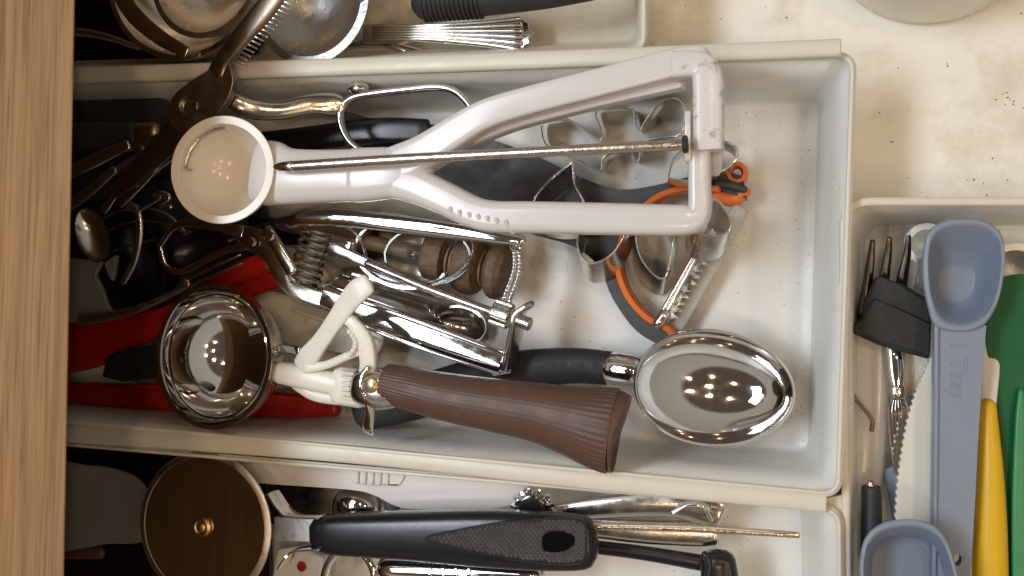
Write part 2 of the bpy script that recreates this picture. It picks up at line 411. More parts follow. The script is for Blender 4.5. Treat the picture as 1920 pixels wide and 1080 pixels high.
# oak worktop whose undercut front edge hangs over the open drawer, with the drawer back under it
cab = thing('worktop', 'oak worktop with vertical grain overhanging the open drawer', 'worktop', (131, 540, 150))
A0, B0 = P(143, -100, 150), P(119, 1180, 150)
dirv = (B0 - A0).normalized(); A1, B1 = A0 - dirv * 0.5, B0 + dirv * 0.5
back = Vector((-1, 0, 0))
def box4(A, B, off, z0, z1, under=0.0):
    mb = MB()
    u = back * under
    mb.loft([[Vector((p.x, p.y, z0)) for p in (A + u, B + u, B + off, A + off)], [Vector((p.x, p.y, z1)) for p in (A, B, B + off, A + off)]], True, True)
    return mb
box4(A1, B1, back * 0.55, 0.130, 0.150, 0.024).build('board', 'oak', cab, bevel=1.2, ang=30)
box4(A1 + back * 0.36, B1 + back * 0.36, back * 0.015, 0.0, 0.1295).build('drawer_back', 'oak', cab, ang=30)

# ================================================================== TRAYS
def tray(name, label, rim, flo, zr, ledge=None, rimmat='rim', rimw=9, rad=0.006, group=None, body='tray', floor_z=2.0, rimh=None):
    t = thing(name, label, 'drawer tray', (rim[2][0] - 200, rim[2][1] - 60, 0))
    rc = [P(x, y, zr) for x, y in rim]; fc = [P(x, y, floor_z) for x, y in flo]
    L = []
    for s in (0.0, 0.5, 0.90): L.append(quadloop([lerp(p, q, s) for p, q in zip(rc, fc)], rad))
    cen = sum(fc, Vector()) / 4
    L.append(quadloop([lerp(p, q, 0.975) for p, q in zip(rc, fc)], rad * 0.95))
    def inset(c, d): return [p + (cen - p).normalized() * d for p in c]
    L.append(quadloop([p + Vector((0, 0, 0.0004)) for p in inset(fc, 0.002)], rad * 0.9))
    L.append(quadloop(inset(fc, 0.0045), rad * 0.85))
    mb = MB(); mb.loft(L, False, True)
    mb.build('body', body, t, ang=50, solid=-0.0016)
    mb = MB(); m = MP(rim[1][0], rim[1][1], zr)
    lp = quadloop(rc, rad * 1.05)
    # drop near-duplicate points
    keep = [lp[0]]
    for p in lp[1:]:
        if (p - keep[-1]).length > 0.0004: keep.append(p)
    mb.wsweep([(p.x, p.y, p.z, rimw * m, (rimh or rimw) * m) for p in keep], smooth=False, closed=True, k=12, e=2.6)
    mb.build('rim', rimmat, t, ang=60)
    if ledge:
        mb = MB(); mb.sweep(ledge, n=8, k=20, e=2.8, cap='flat'); mb.build('ledge', rimmat, t, bevel=0.6, ang=50)
    return t

tray('utensil_tray', 'long off-white plastic tray holding the two ice cream scoops',
     [(-260, 165), (1599, 104), (1571, 927), (-260, 752)], [(-260, 236), (1533, 190), (1513, 845), (-260, 720)], 54,
     [(-200, 154, 58, 30, 22), (140, 143, 58, 31, 22), (440, 133, 58, 33, 22), (960, 115, 58, 34, 22), (1577, 90, 58, 34, 22)])
tray('utensil_tray', 'off-white plastic tray with the pizza cutter in it',
     [(-260, 800), (1573, 957), (1578, 1500), (-260, 1400)], [(-260, 800), (1500, 945), (1505, 1400), (-260, 1300)], 50,
     [(-200, 790, 52.5, 34, 20), (127, 812, 52.5, 34, 20), (640, 850, 52.5, 34, 20), (1090, 899, 52.5, 34, 20), (1550, 944, 52.5, 34, 20)])
MB().slab([(1540, 936), (1588, 926), (1588, 1120), (1577, 1120), (1576, 968), (1556, 952)], 46, 2).build('flange', 'rim', bpy.data.objects['utensil_tray.001'], bevel=0.5)
tray('utensil_tray', 'short beige-floored plastic tray with ladles and fluted flatware',
     [(-260, -420), (1210, -420), (1207, 96), (-260, 148)], [(-260, -330), (1190, -330), (1190, 78), (-260, 125)], 53, rimw=10, body='traybeige')
tray('cutlery_tray', 'beige plastic cutlery tray holding measuring spoons and a fork',
     [(1581, 378), (2300, 378), (2300, 1400), (1590, 1400)], [(1622, 424), (2240, 424), (2240, 1320), (1612, 1320)], 46, rimmat='rim2', rimw=18, rad=0.010, body='tray', rimh=14)

# moulding mark in the tray floor
mb = MB()
mb.sweep([(1045 + 19 * math.cos(t), 503 + 19 * math.sin(t), 2.0, 1.6, 1.6) for t in [2 * math.pi * i / 24 for i in range(24)]], n=1, k=6, closed=True, smooth=False)
mark = mb.build('moulding_ring', 'tray', bpy.data.objects['utensil_tray'])

def smoothpx(pts, n=6): return cr(pts, n, True)
def circ(cx, cy, rx, ry=None, n=40, a0=0): 
    ry = ry or rx
    return [(cx + rx * math.cos(a0 + 2 * math.pi * i / n), cy + ry * math.sin(a0 + 2 * math.pi * i / n)) for i in range(n)]
def disc(name, cx, cy, z, r, h, m, parent, k=28, bev=0.3):   # little upright disc (rivet, hub)
    mp = MP(cx, cy, z); b = P(cx, cy, z)
    mb = MB(); mb.lathe(b, Vector((0, 0, 1)), [(0, r * mp), (h * .0007, r * mp), (h * .001, r * mp * .82)], k)
    return mb.build(name, m, parent)
def axis_px(a, b): return (P(*b) - P(*a)).normalized()

# ================================================================== MAIN TRAY
# ---------- black and orange Y peeler (flat on the tray floor)
pe = thing('vegetable_peeler', 'black Y-shaped peeler with orange edging and toothed blade', 'peeler', (1150, 450, 3))
outer = [(1252, 655), (1195, 622), (1150, 562), (1122, 500), (1075, 462), (1000, 440), (900, 405), (820, 350), (720, 292), (648, 268), (632, 238), (648, 210), (700, 222), (830, 236), (910, 258), (1000, 290), (1090, 333), (1160, 355), (1225, 348), (1290, 332), (1350, 320), (1392, 330)]
inner = [(1400, 372), (1345, 358), (1295, 356), (1245, 368), (1208, 396), (1175, 440), (1164, 500), (1182, 552), (1215, 590), (1252, 612), (1264, 632)]
ol = cr(outer, 4)[:-1] + [outer[-1]]; il = cr(inner, 4)
MB().slab(ol + il, 17, 11).build('body', 'charcoal', pe, bevel=2.2, segs=3)
MB().sweep([(x, y, 16, 15, 46) for x, y in [(1262, 648)] + list(reversed([(1345, 356), (1295, 354), (1245, 366), (1206, 394), (1172, 440), (1161, 500), (1179, 554), (1213, 594), (1250, 614), (1263, 630)]))], n=6, k=12, e=3).build('orange_edging', 'orange', pe)
MB().sweep([(x, y, 13, 13, 40) for x, y in circ(1382, 326, 15, 16, 14)], n=2, k=10, closed=True, e=2.6).build('hanging_hook', 'orange', pe)
MB().sweep([(1340, 368, 12, 26, 40), (1375, 374, 12, 26, 40), (1398, 360, 13, 20, 40)], n=5, e=3).build('prong_tip', 'orange', pe)
MB().sweep([(1345, 345, 17, 16, 20), (1372, 348, 18, 16, 20), (1394, 355, 18, 15, 20)], n=4, e=3.5).build('prong_pad', 'charcoal', pe)
b0, b1 = (1352, 402), (1238, 604)
MB().sweep([(b0[0], b0[1], 21, 22, 10), (b1[0], b1[1], 19, 22, 10)], n=8, e=2.6, roll=0.5).build('blade', 'rod', pe)
MB().sweep([(b0[0] - 2, b0[1], 23, 7, 7), (b1[0] + 2, b1[1], 21, 7, 7)], n=4).build('blade_spine', 'chrome', pe)
for i in range(11):
    s = 0.30 + 0.62 * i / 10
    cx, cy = b0[0] + (b1[0] - b0[0]) * s, b0[1] + (b1[1] - b0[1]) * s
    MB().slab([(cx + 5, cy - 9), (cx + 25, cy + 9), (cx - 4, cy + 9)], 21.5, 0.8).build('blade_tooth', 'rod', pe)
MB().sweep([(1386, 396, 12, 34, 22), (1330, 500, 12, 34, 22), (1268, 612, 12, 30, 22)], n=5, e=4).build('blade_carrier', 'cloudy', pe, bevel=0.4)
MB().sweep([(1246, 590, 22, 20, 22), (1234, 606, 22, 22, 22)], n=3).build('blade_pivot', 'chrome', pe)

# ---------- cookie cutters
def cutter(label, path, z1, z0, dx, dy, at, n=4):
    t = thing('cookie_cutter', label, 'cookie cutter', at, 'tin cookie cutters in the utensil tray')
    MB().strip(path, z1, z0, dx, dy, 0.45, n).build('strip_wall', 'cutter', t, ang=50)
    MB().sweep([(x, y, z1, 3.4, 3.4) for x, y in path], n=n, k=8, closed=True).build('rolled_edge', 'cutter', t)
    return t
cutter('tin cookie cutter with pointed leaf lobes below the steel push rod',
       [(1016, 232), (1030, 224), (1060, 222), (1092, 240), (1112, 257), (1127, 261), (1126, 240), (1117, 206), (1150, 200), (1185, 203), (1192, 232), (1200, 243), (1209, 228), (1235, 192), (1268, 184), (1284, 205), (1278, 250), (1240, 258), (1206, 268), (1198, 300), (1187, 300), (1180, 276), (1150, 285), (1130, 296), (1126, 320), (1090, 302), (1050, 285), (1022, 268)], 22, 5, 2, 4, (1150, 250, 4), 3)
cutter('tin cookie cutter with a deep notch lying across the black peeler',
       [(1000, 378), (1030, 338), (1068, 308), (1074, 306), (1078, 345), (1096, 385), (1084, 440), (1086, 470), (1100, 490), (1118, 492), (1142, 480), (1162, 456), (1176, 418), (1150, 402), (1080, 412), (1022, 408)], 34, 19, 8, 36, (1090, 400, 18))
cutter('teardrop tin cookie cutter inside the orange fork of the peeler',
       [(1194, 400), (1192, 445), (1203, 485), (1224, 512), (1240, 522), (1250, 514), (1258, 476), (1262, 425), (1240, 392), (1212, 388)], 24, 6, -6, 30, (1225, 460, 5))
cutter('open oval tin cookie cutter leaning over the white blade carrier',
       [(1328, 370), (1352, 382), (1366, 405), (1370, 425), (1360, 438), (1335, 443), (1308, 437), (1298, 420), (1300, 390)], 44, 26, -13, 46, (1335, 430, 20))
cutter('curved tin cookie cutter poking out beyond the white handle end',
       [(1268, 290), (1300, 275), (1345, 264), (1372, 270), (1384, 284), (1376, 304), (1345, 325), (1300, 338), (1262, 336), (1254, 328)], 40, 18, -4, 14, (1320, 310, 16))

# ---------- chrome scoop with black handle, lying on the tray floor
bs = thing('ice_cream_scoop', 'chrome egg-shaped scoop with a black handle', 'scoop', (1200, 720, 3))
MB().sweep([(690, 768, 22, 76, 60), (800, 740, 22, 82, 62), (930, 702, 22, 78, 62), (1060, 686, 22, 68, 60), (1140, 690, 23, 64, 58), (1160, 692, 23, 62, 56)], n=8, k=24, e=2.4).build('handle', 'blackrub', bs)
MB().sweep([(1150, 692, 24, 66, 60), (1185, 697, 26, 60, 54)], n=3, k=24).build('collar', 'chrome', bs)
MB().sweep([(1175, 696, 26, 46, 34), (1196, 703, 27, 54, 26), (1208, 706, 27, 62, 16)], n=5, k=20).build('neck', 'chrome', bs)
c = P(1338, 728, 32); mp = MP(1338, 728, 32)
ex = (P(1484, 740, 28) - P(1192, 708, 36)).normalized(); ey = Vector((0, 0, 1)).cross(ex).normalized()
MB().bowl(c, ex, ey, 144 * mp, 105 * mp, 0.0100, 0.0011, q=1.0, egg=0.06, k=96, rings=40, wall=0.0030, shift=0.12).build('bowl', 'chrome', bs, ang=70)
loop = [c + ex * (145.5 * mp * math.cos(t)) + ey * (106.5 * mp * math.sin(t) * (1 - .06 * math.cos(t))) for t in [2 * math.pi * i / 72 for i in range(72)]]
MB().wsweep([(p.x, p.y, p.z, .0015, .0018) for p in loop], smooth=False, closed=True, k=8).build('bowl_rim', 'chrome', bs)

# ---------- red tongs
rt = thing('kitchen_tongs', 'red plastic tongs under the chrome scoop', 'tongs', (330, 650, 3))
MB().sweep([(60, 655, 24, 110, 26), (180, 640, 24, 96, 26), (290, 606, 26, 54, 24), (360, 572, 29, 40, 22), (440, 520, 31, 46, 22), (500, 492, 32, 42, 20)], n=6, k=24, e=4).build('arm', 'red', rt)
MB().sweep([(330, 610, 27, 26, 18), (430, 556, 29, 32, 18), (524, 522, 31, 36, 18)], n=6, k=24, e=4).build('inner_arm', 'red', rt)
MB().sweep([(400, 552, 34, 5, 6), (450, 528, 35, 5, 6), (510, 505, 36, 5, 6)], n=4).build('rib', 'red', rt)
MB().sweep([(60, 735, 12, 40, 24), (240, 742, 12, 44, 24), (400, 752, 12, 50, 24), (560, 760, 12, 46, 24), (628, 764, 12, 34, 22)], n=6, k=24, e=3.5).build('arm', 'red', rt)
MB().sweep([(260, 722, 19, 8, 8), (420, 735, 19, 8, 8), (620, 752, 18, 7, 7)], n=5).build('rib', 'red', rt)

# ---------- honey dipper
hd = thing('honey_dipper', 'brown wooden dipper with ridged discs lying in the lever opener', 'dipper', (880, 500, 12))
ax = axis_px((790, 478, 24), (985, 520, 26)); bp_ = P(800, 478, 24); k_ = MP(870, 500, 24)
prof = []
for (s, r) in [(0, 20), (2, 44), (10, 52), (30, 54), (44, 50), (48, 30), (58, 26), (64, 30), (70, 54), (80, 60), (100, 62), (112, 56), (118, 34), (126, 30), (132, 48), (142, 58), (156, 58), (166, 48), (170, 20)]:
    prof.append((s * k_, r * k_ * .92))
MB().lathe(bp_, ax, prof, 44, mod=lambda t, ph: 1 + 0.012 * math.cos(22 * ph)).build('head', 'dipper', hd, ang=35)
for s in (52, 60, 120, 128): 
    MB().lathe(bp_ + ax * (s * k_), ax, [(0, 30 * k_), (1 * k_, 36 * k_), (4 * k_, 36 * k_), (5 * k_, 30 * k_)], 30).build('groove_ring', 'dipper2', hd)
MB().lathe(bp_ - ax * (330 * k_), ax, [(0, 8 * k_), (4 * k_, 14 * k_), (330 * k_, 16 * k_)], 20).build('stick', 'dipper2', hd)

# ---------- steel measuring spoon, serrated spoon, clear scoop
ms = thing('measuring_spoon', 'deep steel measuring spoon between the lever opener handles', 'spoon', (750, 480, 6))
c = P(752, 478, 30); mp = MP(752, 478, 30); ex = (P(850, 500, 30) - P(650, 455, 30)).normalized()
MB().bowl(c, ex, Vector((0, 0, 1)).cross(ex), 95 * mp, 58 * mp, 0.020, q=.5, k=48).build('bowl', 'steel', ms, ang=70)
MB().sweep([(610, 458, 31, 44, 8), (660, 468, 31, 40, 8)], n=4, e=3).build('handle', 'chrome', ms)
gs = thing('serrated_spoon', 'bright steel blade with a serrated tip under the lever opener', 'spoon', (740, 560, 8))
edge = [(600, 535), (650, 508), (720, 505), (800, 535), (868, 572)]
ser = [(800, 572), (806, 584), (812, 582), (816, 594), (823, 592), (826, 604), (833, 606), (832, 622)]
MB().slab(edge[:-1] + [(840, 560)] + ser + [(780, 612), (700, 590), (630, 560)], lambda x, y: 30 - (y - 505) * 0.06, 1.2).build('blade', 'chrome', gs, bevel=0.3)
sp = thing('teaspoon', 'small dark steel spoon bowl on the tray floor beside the serrated spoon', 'spoon', (865, 612, 3))
c = P(862, 610, 10); mp = MP(862, 610, 10); ex = (P(905, 618, 10) - P(800, 600, 10)).normalized()
MB().bowl(c, ex, Vector((0, 0, 1)).cross(ex), 48 * mp, 33 * mp, 0.006, q=.8, k=36).build('bowl', 'steel', sp, ang=70)
MB().sweep([(818, 603, 10, 16, 8), (740, 590, 12, 14, 7), (650, 575, 16, 18, 7)], n=4).build('handle', 'steel', sp)
cs = thing('clear_scoop', 'clear plastic oval scoop with a thin rim under the lever opener', 'scoop', (780, 480, 20))
path = [(640, 418), (668, 438), (684, 470), (690, 500), (720, 520), (765, 531), (812, 532), (858, 512), (884, 480), (886, 452), (866, 432)]
MB().sweep([(x, y, 41, 7, 7) for x, y in path], n=6, k=10).build('rim', 'clear', cs)
c = P(800, 480, 40); mp = MP(800, 480, 40)
MB().bowl(c, Vector((1, 0, 0)), Vector((0, 1, 0)), 84 * mp, 52 * mp, 0.012, .0009, q=.6, k=40).build('bowl', 'clear', cs, ang=70)

# ---------- chrome lever opener
lo = thing('lever_opener', 'chrome lever opener with coil spring, geared rod and bead chain', 'opener', (780, 540, 10))
MB().sweep([(545, 416, 50, 26, 22), (575, 408, 51, 32, 24), (650, 408, 51, 36, 24), (750, 419, 51, 36, 22), (860, 434, 50, 32, 22), (940, 446, 50, 26, 20), (978, 452, 49, 20, 18)], n=6, k=20, e=2.6).build('upper_handle', 'chrome', lo)
MB().sweep([(608, 556, 40, 46, 30), (700, 590, 40, 52, 30), (820, 636, 40, 52, 30), (944, 682, 40, 44, 28)], n=6, k=20, e=3.2, cap='flat').build('lower_handle', 'chrome', lo, bevel=0.6)
MB().sweep([(640, 552, 47, 9, 6), (780, 602, 47, 9, 6), (944, 662, 46, 9, 6)], n=5, k=10).build('rolled_edge', 'chrome', lo)
MB().sweep([(625, 588, 42, 8, 8), (770, 646, 42, 8, 8), (930, 698, 41, 8, 8)], n=5, k=10).build('rolled_edge', 'chrome', lo)
MB().sweep([(455, 440, 46, 34, 6), (480, 450, 47, 44, 6), (510, 478, 47, 40, 6), (530, 520, 46, 34, 7), (560, 548, 44, 34, 8), (615, 566, 42, 34, 8)], n=6, e=3).build('pivot_plate', 'steel', lo, bevel=0.4)
MB().sweep([(498, 432, 50, 26, 10), (516, 455, 50, 24, 12), (538, 492, 49, 26, 12), (548, 510, 49, 24, 10)], n=5, e=2.8).build('pivot_link', 'steel', lo)
disc('rivet', 473, 454, 49, 9, 1.6, 'chrome', lo); disc('rivet', 507, 441, 53, 11, 1.6, 'chrome', lo)
MB().sweep([(620, 462, 44, 22, 10), (690, 494, 44, 22, 10), (760, 524, 45, 18, 12)], n=5, e=3).build('rod_flat', 'steel', lo)
MB().sweep([(690, 494, 45, 15, 15), (800, 540, 45, 17, 17), (930, 588, 45, 17, 17)], n=5).build('rod', 'rod', lo)
ra = axis_px((800, 540, 45), (930, 588, 45)); mq = MP(945, 590, 45)
MB().lathe(P(925, 583, 45), ra, [(0, 20 * mq), (2 * mq, 24 * mq), (34 * mq, 24 * mq), (36 * mq, 20 * mq)], 60, mod=lambda t, ph: 1 + .07 * math.copysign(1, math.cos(15 * ph))).build('pinion', 'steel', lo, ang=25)
MB().lathe(P(960, 596, 45), ra, [(0, 8 * mq), (10 * mq, 8 * mq), (11 * mq, 12 * mq), (36 * mq, 13 * mq), (39 * mq, 10 * mq)], 24).build('knob', 'rod', lo, ang=30)
MB().sweep([(992, 572, 46, 12, 30), (974, 590, 42, 13, 62), (966, 630, 38, 13, 74), (952, 690, 36, 13, 60)], n=5, e=4).build('end_plate', 'steel', lo, bevel=0.3)
MB().sweep([(925, 697, 36, 16, 8), (955, 694, 36, 12, 8)], n=3).build('end_foot', 'chrome', lo)
for i in range(17):
    s = i / 16; y = 470 + s * 112; x = 968 - 16 * s + 6 * math.sin(s * 5)
    for d in (-5, 5):
        MB().ball(P(x + d, y + d * .6, 44), 0.0013, k=8, m=5).build('bead', 'chrome', lo)
MB().sweep([(x, y, 47, 5, 5) for x, y in circ(966, 461, 10, 8, 12)], n=2, k=8, closed=True).build('chain_ring', 'chrome', lo)
W = []
ca, cb = P(598, 432, 42), P(566, 538, 38); axv = (cb - ca).normalized(); s1 = axv.cross(Vector((0, 0, 1))).normalized(); s2 = s1.cross(axv)
for i in range(8 * 14 + 1):
    t = i / (8 * 14); ph = 2 * math.pi * 8 * t
    p = lerp(ca, cb, t) + s1 * (.0072 * math.cos(ph)) + s2 * (.0072 * math.sin(ph)); W.append((p.x, p.y, p.z, .0017, .0017))
MB().wsweep(W, smooth=False, k=8).build('coil_spring', 'steel', lo)
MB().sweep([(300, 462, 44, 10, 8), (330, 424, 45, 14, 8), (380, 418, 46, 20, 8), (455, 436, 46, 26, 8)], n=6, e=2.6).build('jaw_arm', 'steel', lo)
MB().sweep([(300, 462, 44, 10, 8), (312, 500, 42, 12, 8), (345, 508, 42, 12, 8), (420, 470, 44, 16, 8), (470, 458, 45, 22, 8)], n=6, e=2.6).build('jaw_arm', 'steel', lo)

# ---------- white plastic end poking out under the opener
wp = thing('jar_scraper', 'white plastic scraper end between the red tongs and brown scoop handle', 'scraper', (650, 620, 5))
MB().sweep([(480, 585, 20, 90, 14), (600, 612, 20, 88, 14), (690, 636, 20, 66, 14), (712, 644, 20, 50, 14)], n=6, e=3).build('blade', 'cream', wp)
MB().sweep([(545, 580, 25, 6, 5), (640, 612, 25, 6, 5), (710, 640, 25, 5, 5)], n=5).build('raised_edge', 'cream', wp)

# ---------- brown handled disher
bd = thing('ice_cream_disher', 'chrome disher with brown ribbed handle and milky plastic gear lever', 'scoop', (600, 700, 15))
nrm = Vector((-0.10, 0.03, 1)).normalized(); ey = Vector((0, 1, 0)); ex = ey.cross(nrm).normalized(); ey = nrm.cross(ex)
c = P(397, 668, 58); mp = MP(397, 668, 58)
rb = 128 * mp
bowl = MB().bowl(c, ex, ey, rb, rb, rb * .96, .0012, q=.5, k=64, rings=22, lip=0.0008).build('bowl', 'chrome', bd, ang=70)
lp = [c + ex * ((rb - .0028) * math.cos(t)) + ey * ((rb - .0028) * math.sin(t)) - nrm * .0035 for t in [2 * math.pi * i / 64 for i in range(64)]]
MB().wsweep([(p.x, p.y, p.z, .0016, .0016) for p in lp], smooth=False, closed=True, k=8).build('inner_bead', 'chrome', bowl)
W = []
for i in range(25):                          # scraper blade: a band hugging the inside of the bowl
    th = math.pi * (0.06 + 0.88 * i / 24)
    p = c + (ey * math.cos(th) - nrm * math.sin(th)) * (rb - .0016) * .955 + ex * 0.006
    W.append((p.x, p.y, p.z, .010, .0008))
mbb = MB()
rows = []
for i, wv in enumerate(W):
    p = Vector(wv[:3]); th = math.pi * (0.06 + 0.88 * i / 24); rad = (ey * math.cos(th) - nrm * math.sin(th))
    hw = .0055 * math.sin(th) ** .5 + .001
    rows.append(mbb.add([p + ex * hw, p + ex * hw - rad * .0007, p - ex * hw - rad * .0007, p - ex * hw]))
for x, y in zip(rows, rows[1:]): mbb.ringfaces(x, y)
mbb.f.append(tuple(rows[0])); mbb.f.append(tuple(reversed(rows[-1])))
mbb.build('scraper_blade', 'chrome', bowl, ang=40)
MB().sweep([(522, 652, 50, 16, 10), (562, 658, 52, 18, 10)], n=3, e=3).build('bowl_strap', 'chrome', bd)
MB().sweep([(528, 699, 54, 42, 38), (565, 705, 54, 46, 44), (620, 716, 54, 46, 44), (660, 726, 54, 40, 40)], n=6, k=20, e=2.6).build('shaft', 'nylon', bd)
MB().sweep([(560, 722, 50, 22, 30), (595, 740, 50, 26, 30), (650, 748, 50, 26, 30), (674, 750, 50, 30, 34)], n=6, k=16, e=2.6).build('shaft_guide', 'nylon', bd)
MB().sweep([(640, 722, 54, 74, 44), (690, 730, 54, 66, 44)], n=4, k=20, e=3.4).build('gear_block', 'nylon', bd, bevel=0.5)
for i in range(6):
    MB().sweep([(642, 698 + i * 9.5, 60, 7, 8), (662, 701 + i * 9.5, 60, 7, 8)], n=2, k=8).build('gear_tooth', 'nylon', bd)
lev = MB().sweep([(690, 532, 66, 40, 14), (672, 545, 66, 46, 16), (652, 568, 65, 42, 16), (630, 600, 64, 36, 16), (602, 640, 62, 35, 16), (580, 668, 60, 42, 16), (566, 688, 58, 40, 12)], n=6, k=24, e=3.6).build('thumb_lever', 'nylon', bd)
MB().sweep([(632, 592, 63, 18, 14), (660, 604, 63, 24, 16), (682, 634, 62, 33, 18), (690, 664, 61, 34, 20), (690, 694, 60, 33, 20), (678, 714, 58, 30, 20)], n=6, k=24, e=3.4,
           mod=lambda t, ph: 1 + (.04 * math.sin(t * 90) if .25 < t < .75 else 0)).build('gear_sector', 'nylon', lev, ang=60)
MB().sweep([(575, 690, 60, 20, 12), (612, 684, 60, 16, 12), (650, 668, 61, 16, 12), (684, 655, 61, 18, 12)], n=5, k=14, e=2.6).build('lever_strut', 'nylon', lev)
for i in range(7):
    t = i / 6; MB().ball(P(655 + 12 * math.sin(t * 3), 622 + t * 42, 64), .0013, k=8, m=5).build('sector_tooth', 'nylon', lev)
MB().sweep([(688, 724, 56, 74, 66), (708, 728, 56, 80, 70), (728, 730, 56, 76, 68)], n=5, k=24, e=2.8).build('ferrule', 'steel', bd)
disc('rivet', 697, 722, 63.5, 15, 1.4, 'seedtan', bd)
MB().sweep([(690, 690, 64, 10, 10), (679, 705, 64, 10, 10), (678, 730, 64, 10, 10), (690, 752, 62, 14, 10), (694, 775, 60, 18, 10), (690, 800, 57, 22, 9), (692, 814, 54, 20, 8)], n=6, k=14, e=3).build('trigger_tang', 'chrome', bd)
hp = [(722, 718, 57, 72, 66), (770, 729, 57, 82, 72), (830, 743, 57, 90, 76), (910, 757, 57, 98, 80), (1000, 772, 57, 110, 84), (1060, 786, 57, 128, 92), (1110, 799, 57, 150, 100), (1140, 806, 57, 160, 104), (1150, 808, 57, 160, 104)]
def ribs(t, ph):
    a_ = max(0.0, 1 - t / .22) if t < .22 else (0.7 * (t - .62) / .3 if t > .62 else 0.0)
    return 1 + .014 * max(.22, min(1, a_ * 2)) * math.cos(44 * ph)
MB().sweep(hp, n=8, k=160, e=2.1, cap='flat', mod=ribs).build('handle', 'brown', bd, ang=60, bevel=1.2)
MB().sweep([(1149, 808, 57, 157, 102), (1157, 809, 57, 152, 98), (1160, 810, 57, 138, 88)], n=3, k=60, e=2.1, cap='flat').build('handle_end_cap', 'brown', bd)

# ---------- kitchen shears
ks = thing('kitchen_shears', 'worn steel kitchen shears with a ring handle, lying over the tray edge', 'shears', (400, 190, 55))
MB().slab(smoothpx([(396, 128), (424, 112), (436, 150), (424, 190), (395, 226), (360, 252), (326, 240), (312, 208), (328, 176), (360, 150)], 4), lambda x, y: 68 + (y - 180) * -.02, 4,
          holes=[list(reversed(circ(354, 198, 18, 17, 16)))]).build('pivot_plate', 'dull', ks, bevel=0.5)
MB().slab([(340, 186), (368, 184), (371, 212), (342, 214)], 66, 2).build('pivot_nut', 'steel', ks, bevel=0.3)
MB().sweep([(408, 138, 67, 42, 18), (420, 112, 68, 36, 18), (450, 72, 70, 40, 20), (495, 20, 71, 44, 20), (540, -40, 72, 44, 20), (600, -110, 72, 40, 20)], n=6, e=3).build('handle_bar', 'dull', ks, bevel=0.4)
MB().sweep([(430, 160, 66, 8, 10), (430, 118, 68, 9, 12), (452, 88, 70, 9, 12), (490, 40, 71, 9, 12), (532, -10, 72, 9, 12)], n=6).build('bright_edge', 'chrome', ks)
for i in range(17):
    s = i / 16; x = 440 + s * 100; y = 112 - s * 116
    MB().sweep([(x, y, 69 + 2 * s, 5, 6), (x + 16, y + 8, 68 + 2 * s, 4, 5)], n=2, k=6).build('grip_tooth', 'steel', ks)
MB().sweep([(420, 180, 62, 30, 16), (450, 196, 60, 34, 18), (485, 206, 56, 38, 20), (530, 207, 52, 36, 22), (580, 196, 48, 38, 22), (622, 196, 44, 44, 20), (642, 204, 42, 36, 18)], n=6, e=2.4).build('handle_shank', 'steel', ks)
ringp = [(640, 206), (662, 184), (700, 176), (760, 169), (815, 164), (850, 170), (876, 192), (890, 220), (880, 255), (840, 285), (760, 292), (700, 290), (662, 272), (642, 240)]
MB().sweep([(x, y, 42, 14, 18) for x, y in ringp], n=5, k=14, closed=True).build('finger_ring', 'chrome', ks)
MB().ball(P(672, 166, 43), .0042, sc=(1.3, .8, .8), k=16, m=10).build('knob', 'steel', ks)
MB().sweep([(345, 235, 64, 60, 8), (290, 290, 60, 50, 7), (215, 362, 54, 26, 6)], n=5, e=4).build('blade', 'dull', ks)

# ---------- dark clutter under the cabinet
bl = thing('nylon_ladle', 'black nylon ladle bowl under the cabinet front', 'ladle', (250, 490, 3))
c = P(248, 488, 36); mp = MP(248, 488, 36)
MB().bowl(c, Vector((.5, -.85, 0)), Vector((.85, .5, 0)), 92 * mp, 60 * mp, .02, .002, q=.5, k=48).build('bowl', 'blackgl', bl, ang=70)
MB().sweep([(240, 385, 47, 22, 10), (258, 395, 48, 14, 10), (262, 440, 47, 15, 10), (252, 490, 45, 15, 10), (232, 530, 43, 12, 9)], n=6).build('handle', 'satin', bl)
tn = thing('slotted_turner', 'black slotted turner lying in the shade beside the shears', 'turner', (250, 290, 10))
MB().slab(smoothpx([(20, 200), (180, 186), (290, 180), (325, 215), (330, 290), (250, 350), (140, 390), (20, 440)], 3), 30, 3, holes=[list(reversed(circ(268, 296, 11, 7, 12))), list(reversed(circ(296, 282, 9, 6, 12)))]).build('blade', 'charcoal', tn, bevel=0.6)  # slotted turner, its blade spread wide to fill the dark area
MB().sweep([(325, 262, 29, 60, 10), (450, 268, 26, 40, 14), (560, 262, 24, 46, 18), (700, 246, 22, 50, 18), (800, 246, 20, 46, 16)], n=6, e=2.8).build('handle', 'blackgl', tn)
wk = thing('can_punch', 'small tarnished steel can punch beside the white scoop bowl', 'opener', (285, 345, 30))
MB().sweep([(226, 384, 50, 14, 8), (258, 352, 51, 15, 8), (292, 318, 52, 14, 8), (330, 292, 52, 10, 8)], n=6).build('handle', 'steel', wk)
MB().sweep([(252, 352, 54, 4, 4), (280, 330, 55, 4, 4), (305, 305, 55, 4, 4)], n=4, k=8).build('raised_edge', 'chrome', wk)
MB().sweep([(290, 366, 50, 10, 8), (302, 362, 52, 10, 8), (316, 370, 52, 12, 8), (300, 384, 50, 9, 8), (320, 388, 50, 9, 8)], n=6, k=12).build('cutting_tip', 'chrome', wk)
MB().sweep([(262, 392, 49, 8, 6), (285, 380, 50, 8, 6), (300, 370, 51, 8, 6)], n=4, k=10).build('link', 'steel', wk)
gsx = thing('spatula', 'grey nylon spatula end lying above the red tongs', 'spatula', (160, 545, 20))
MB().slab([(20, 470), (190, 490), (178, 515), (192, 545), (200, 570), (212, 588), (180, 602), (20, 612)], 38, 2.5).build('blade', 'greysp', gsx, bevel=0.6)
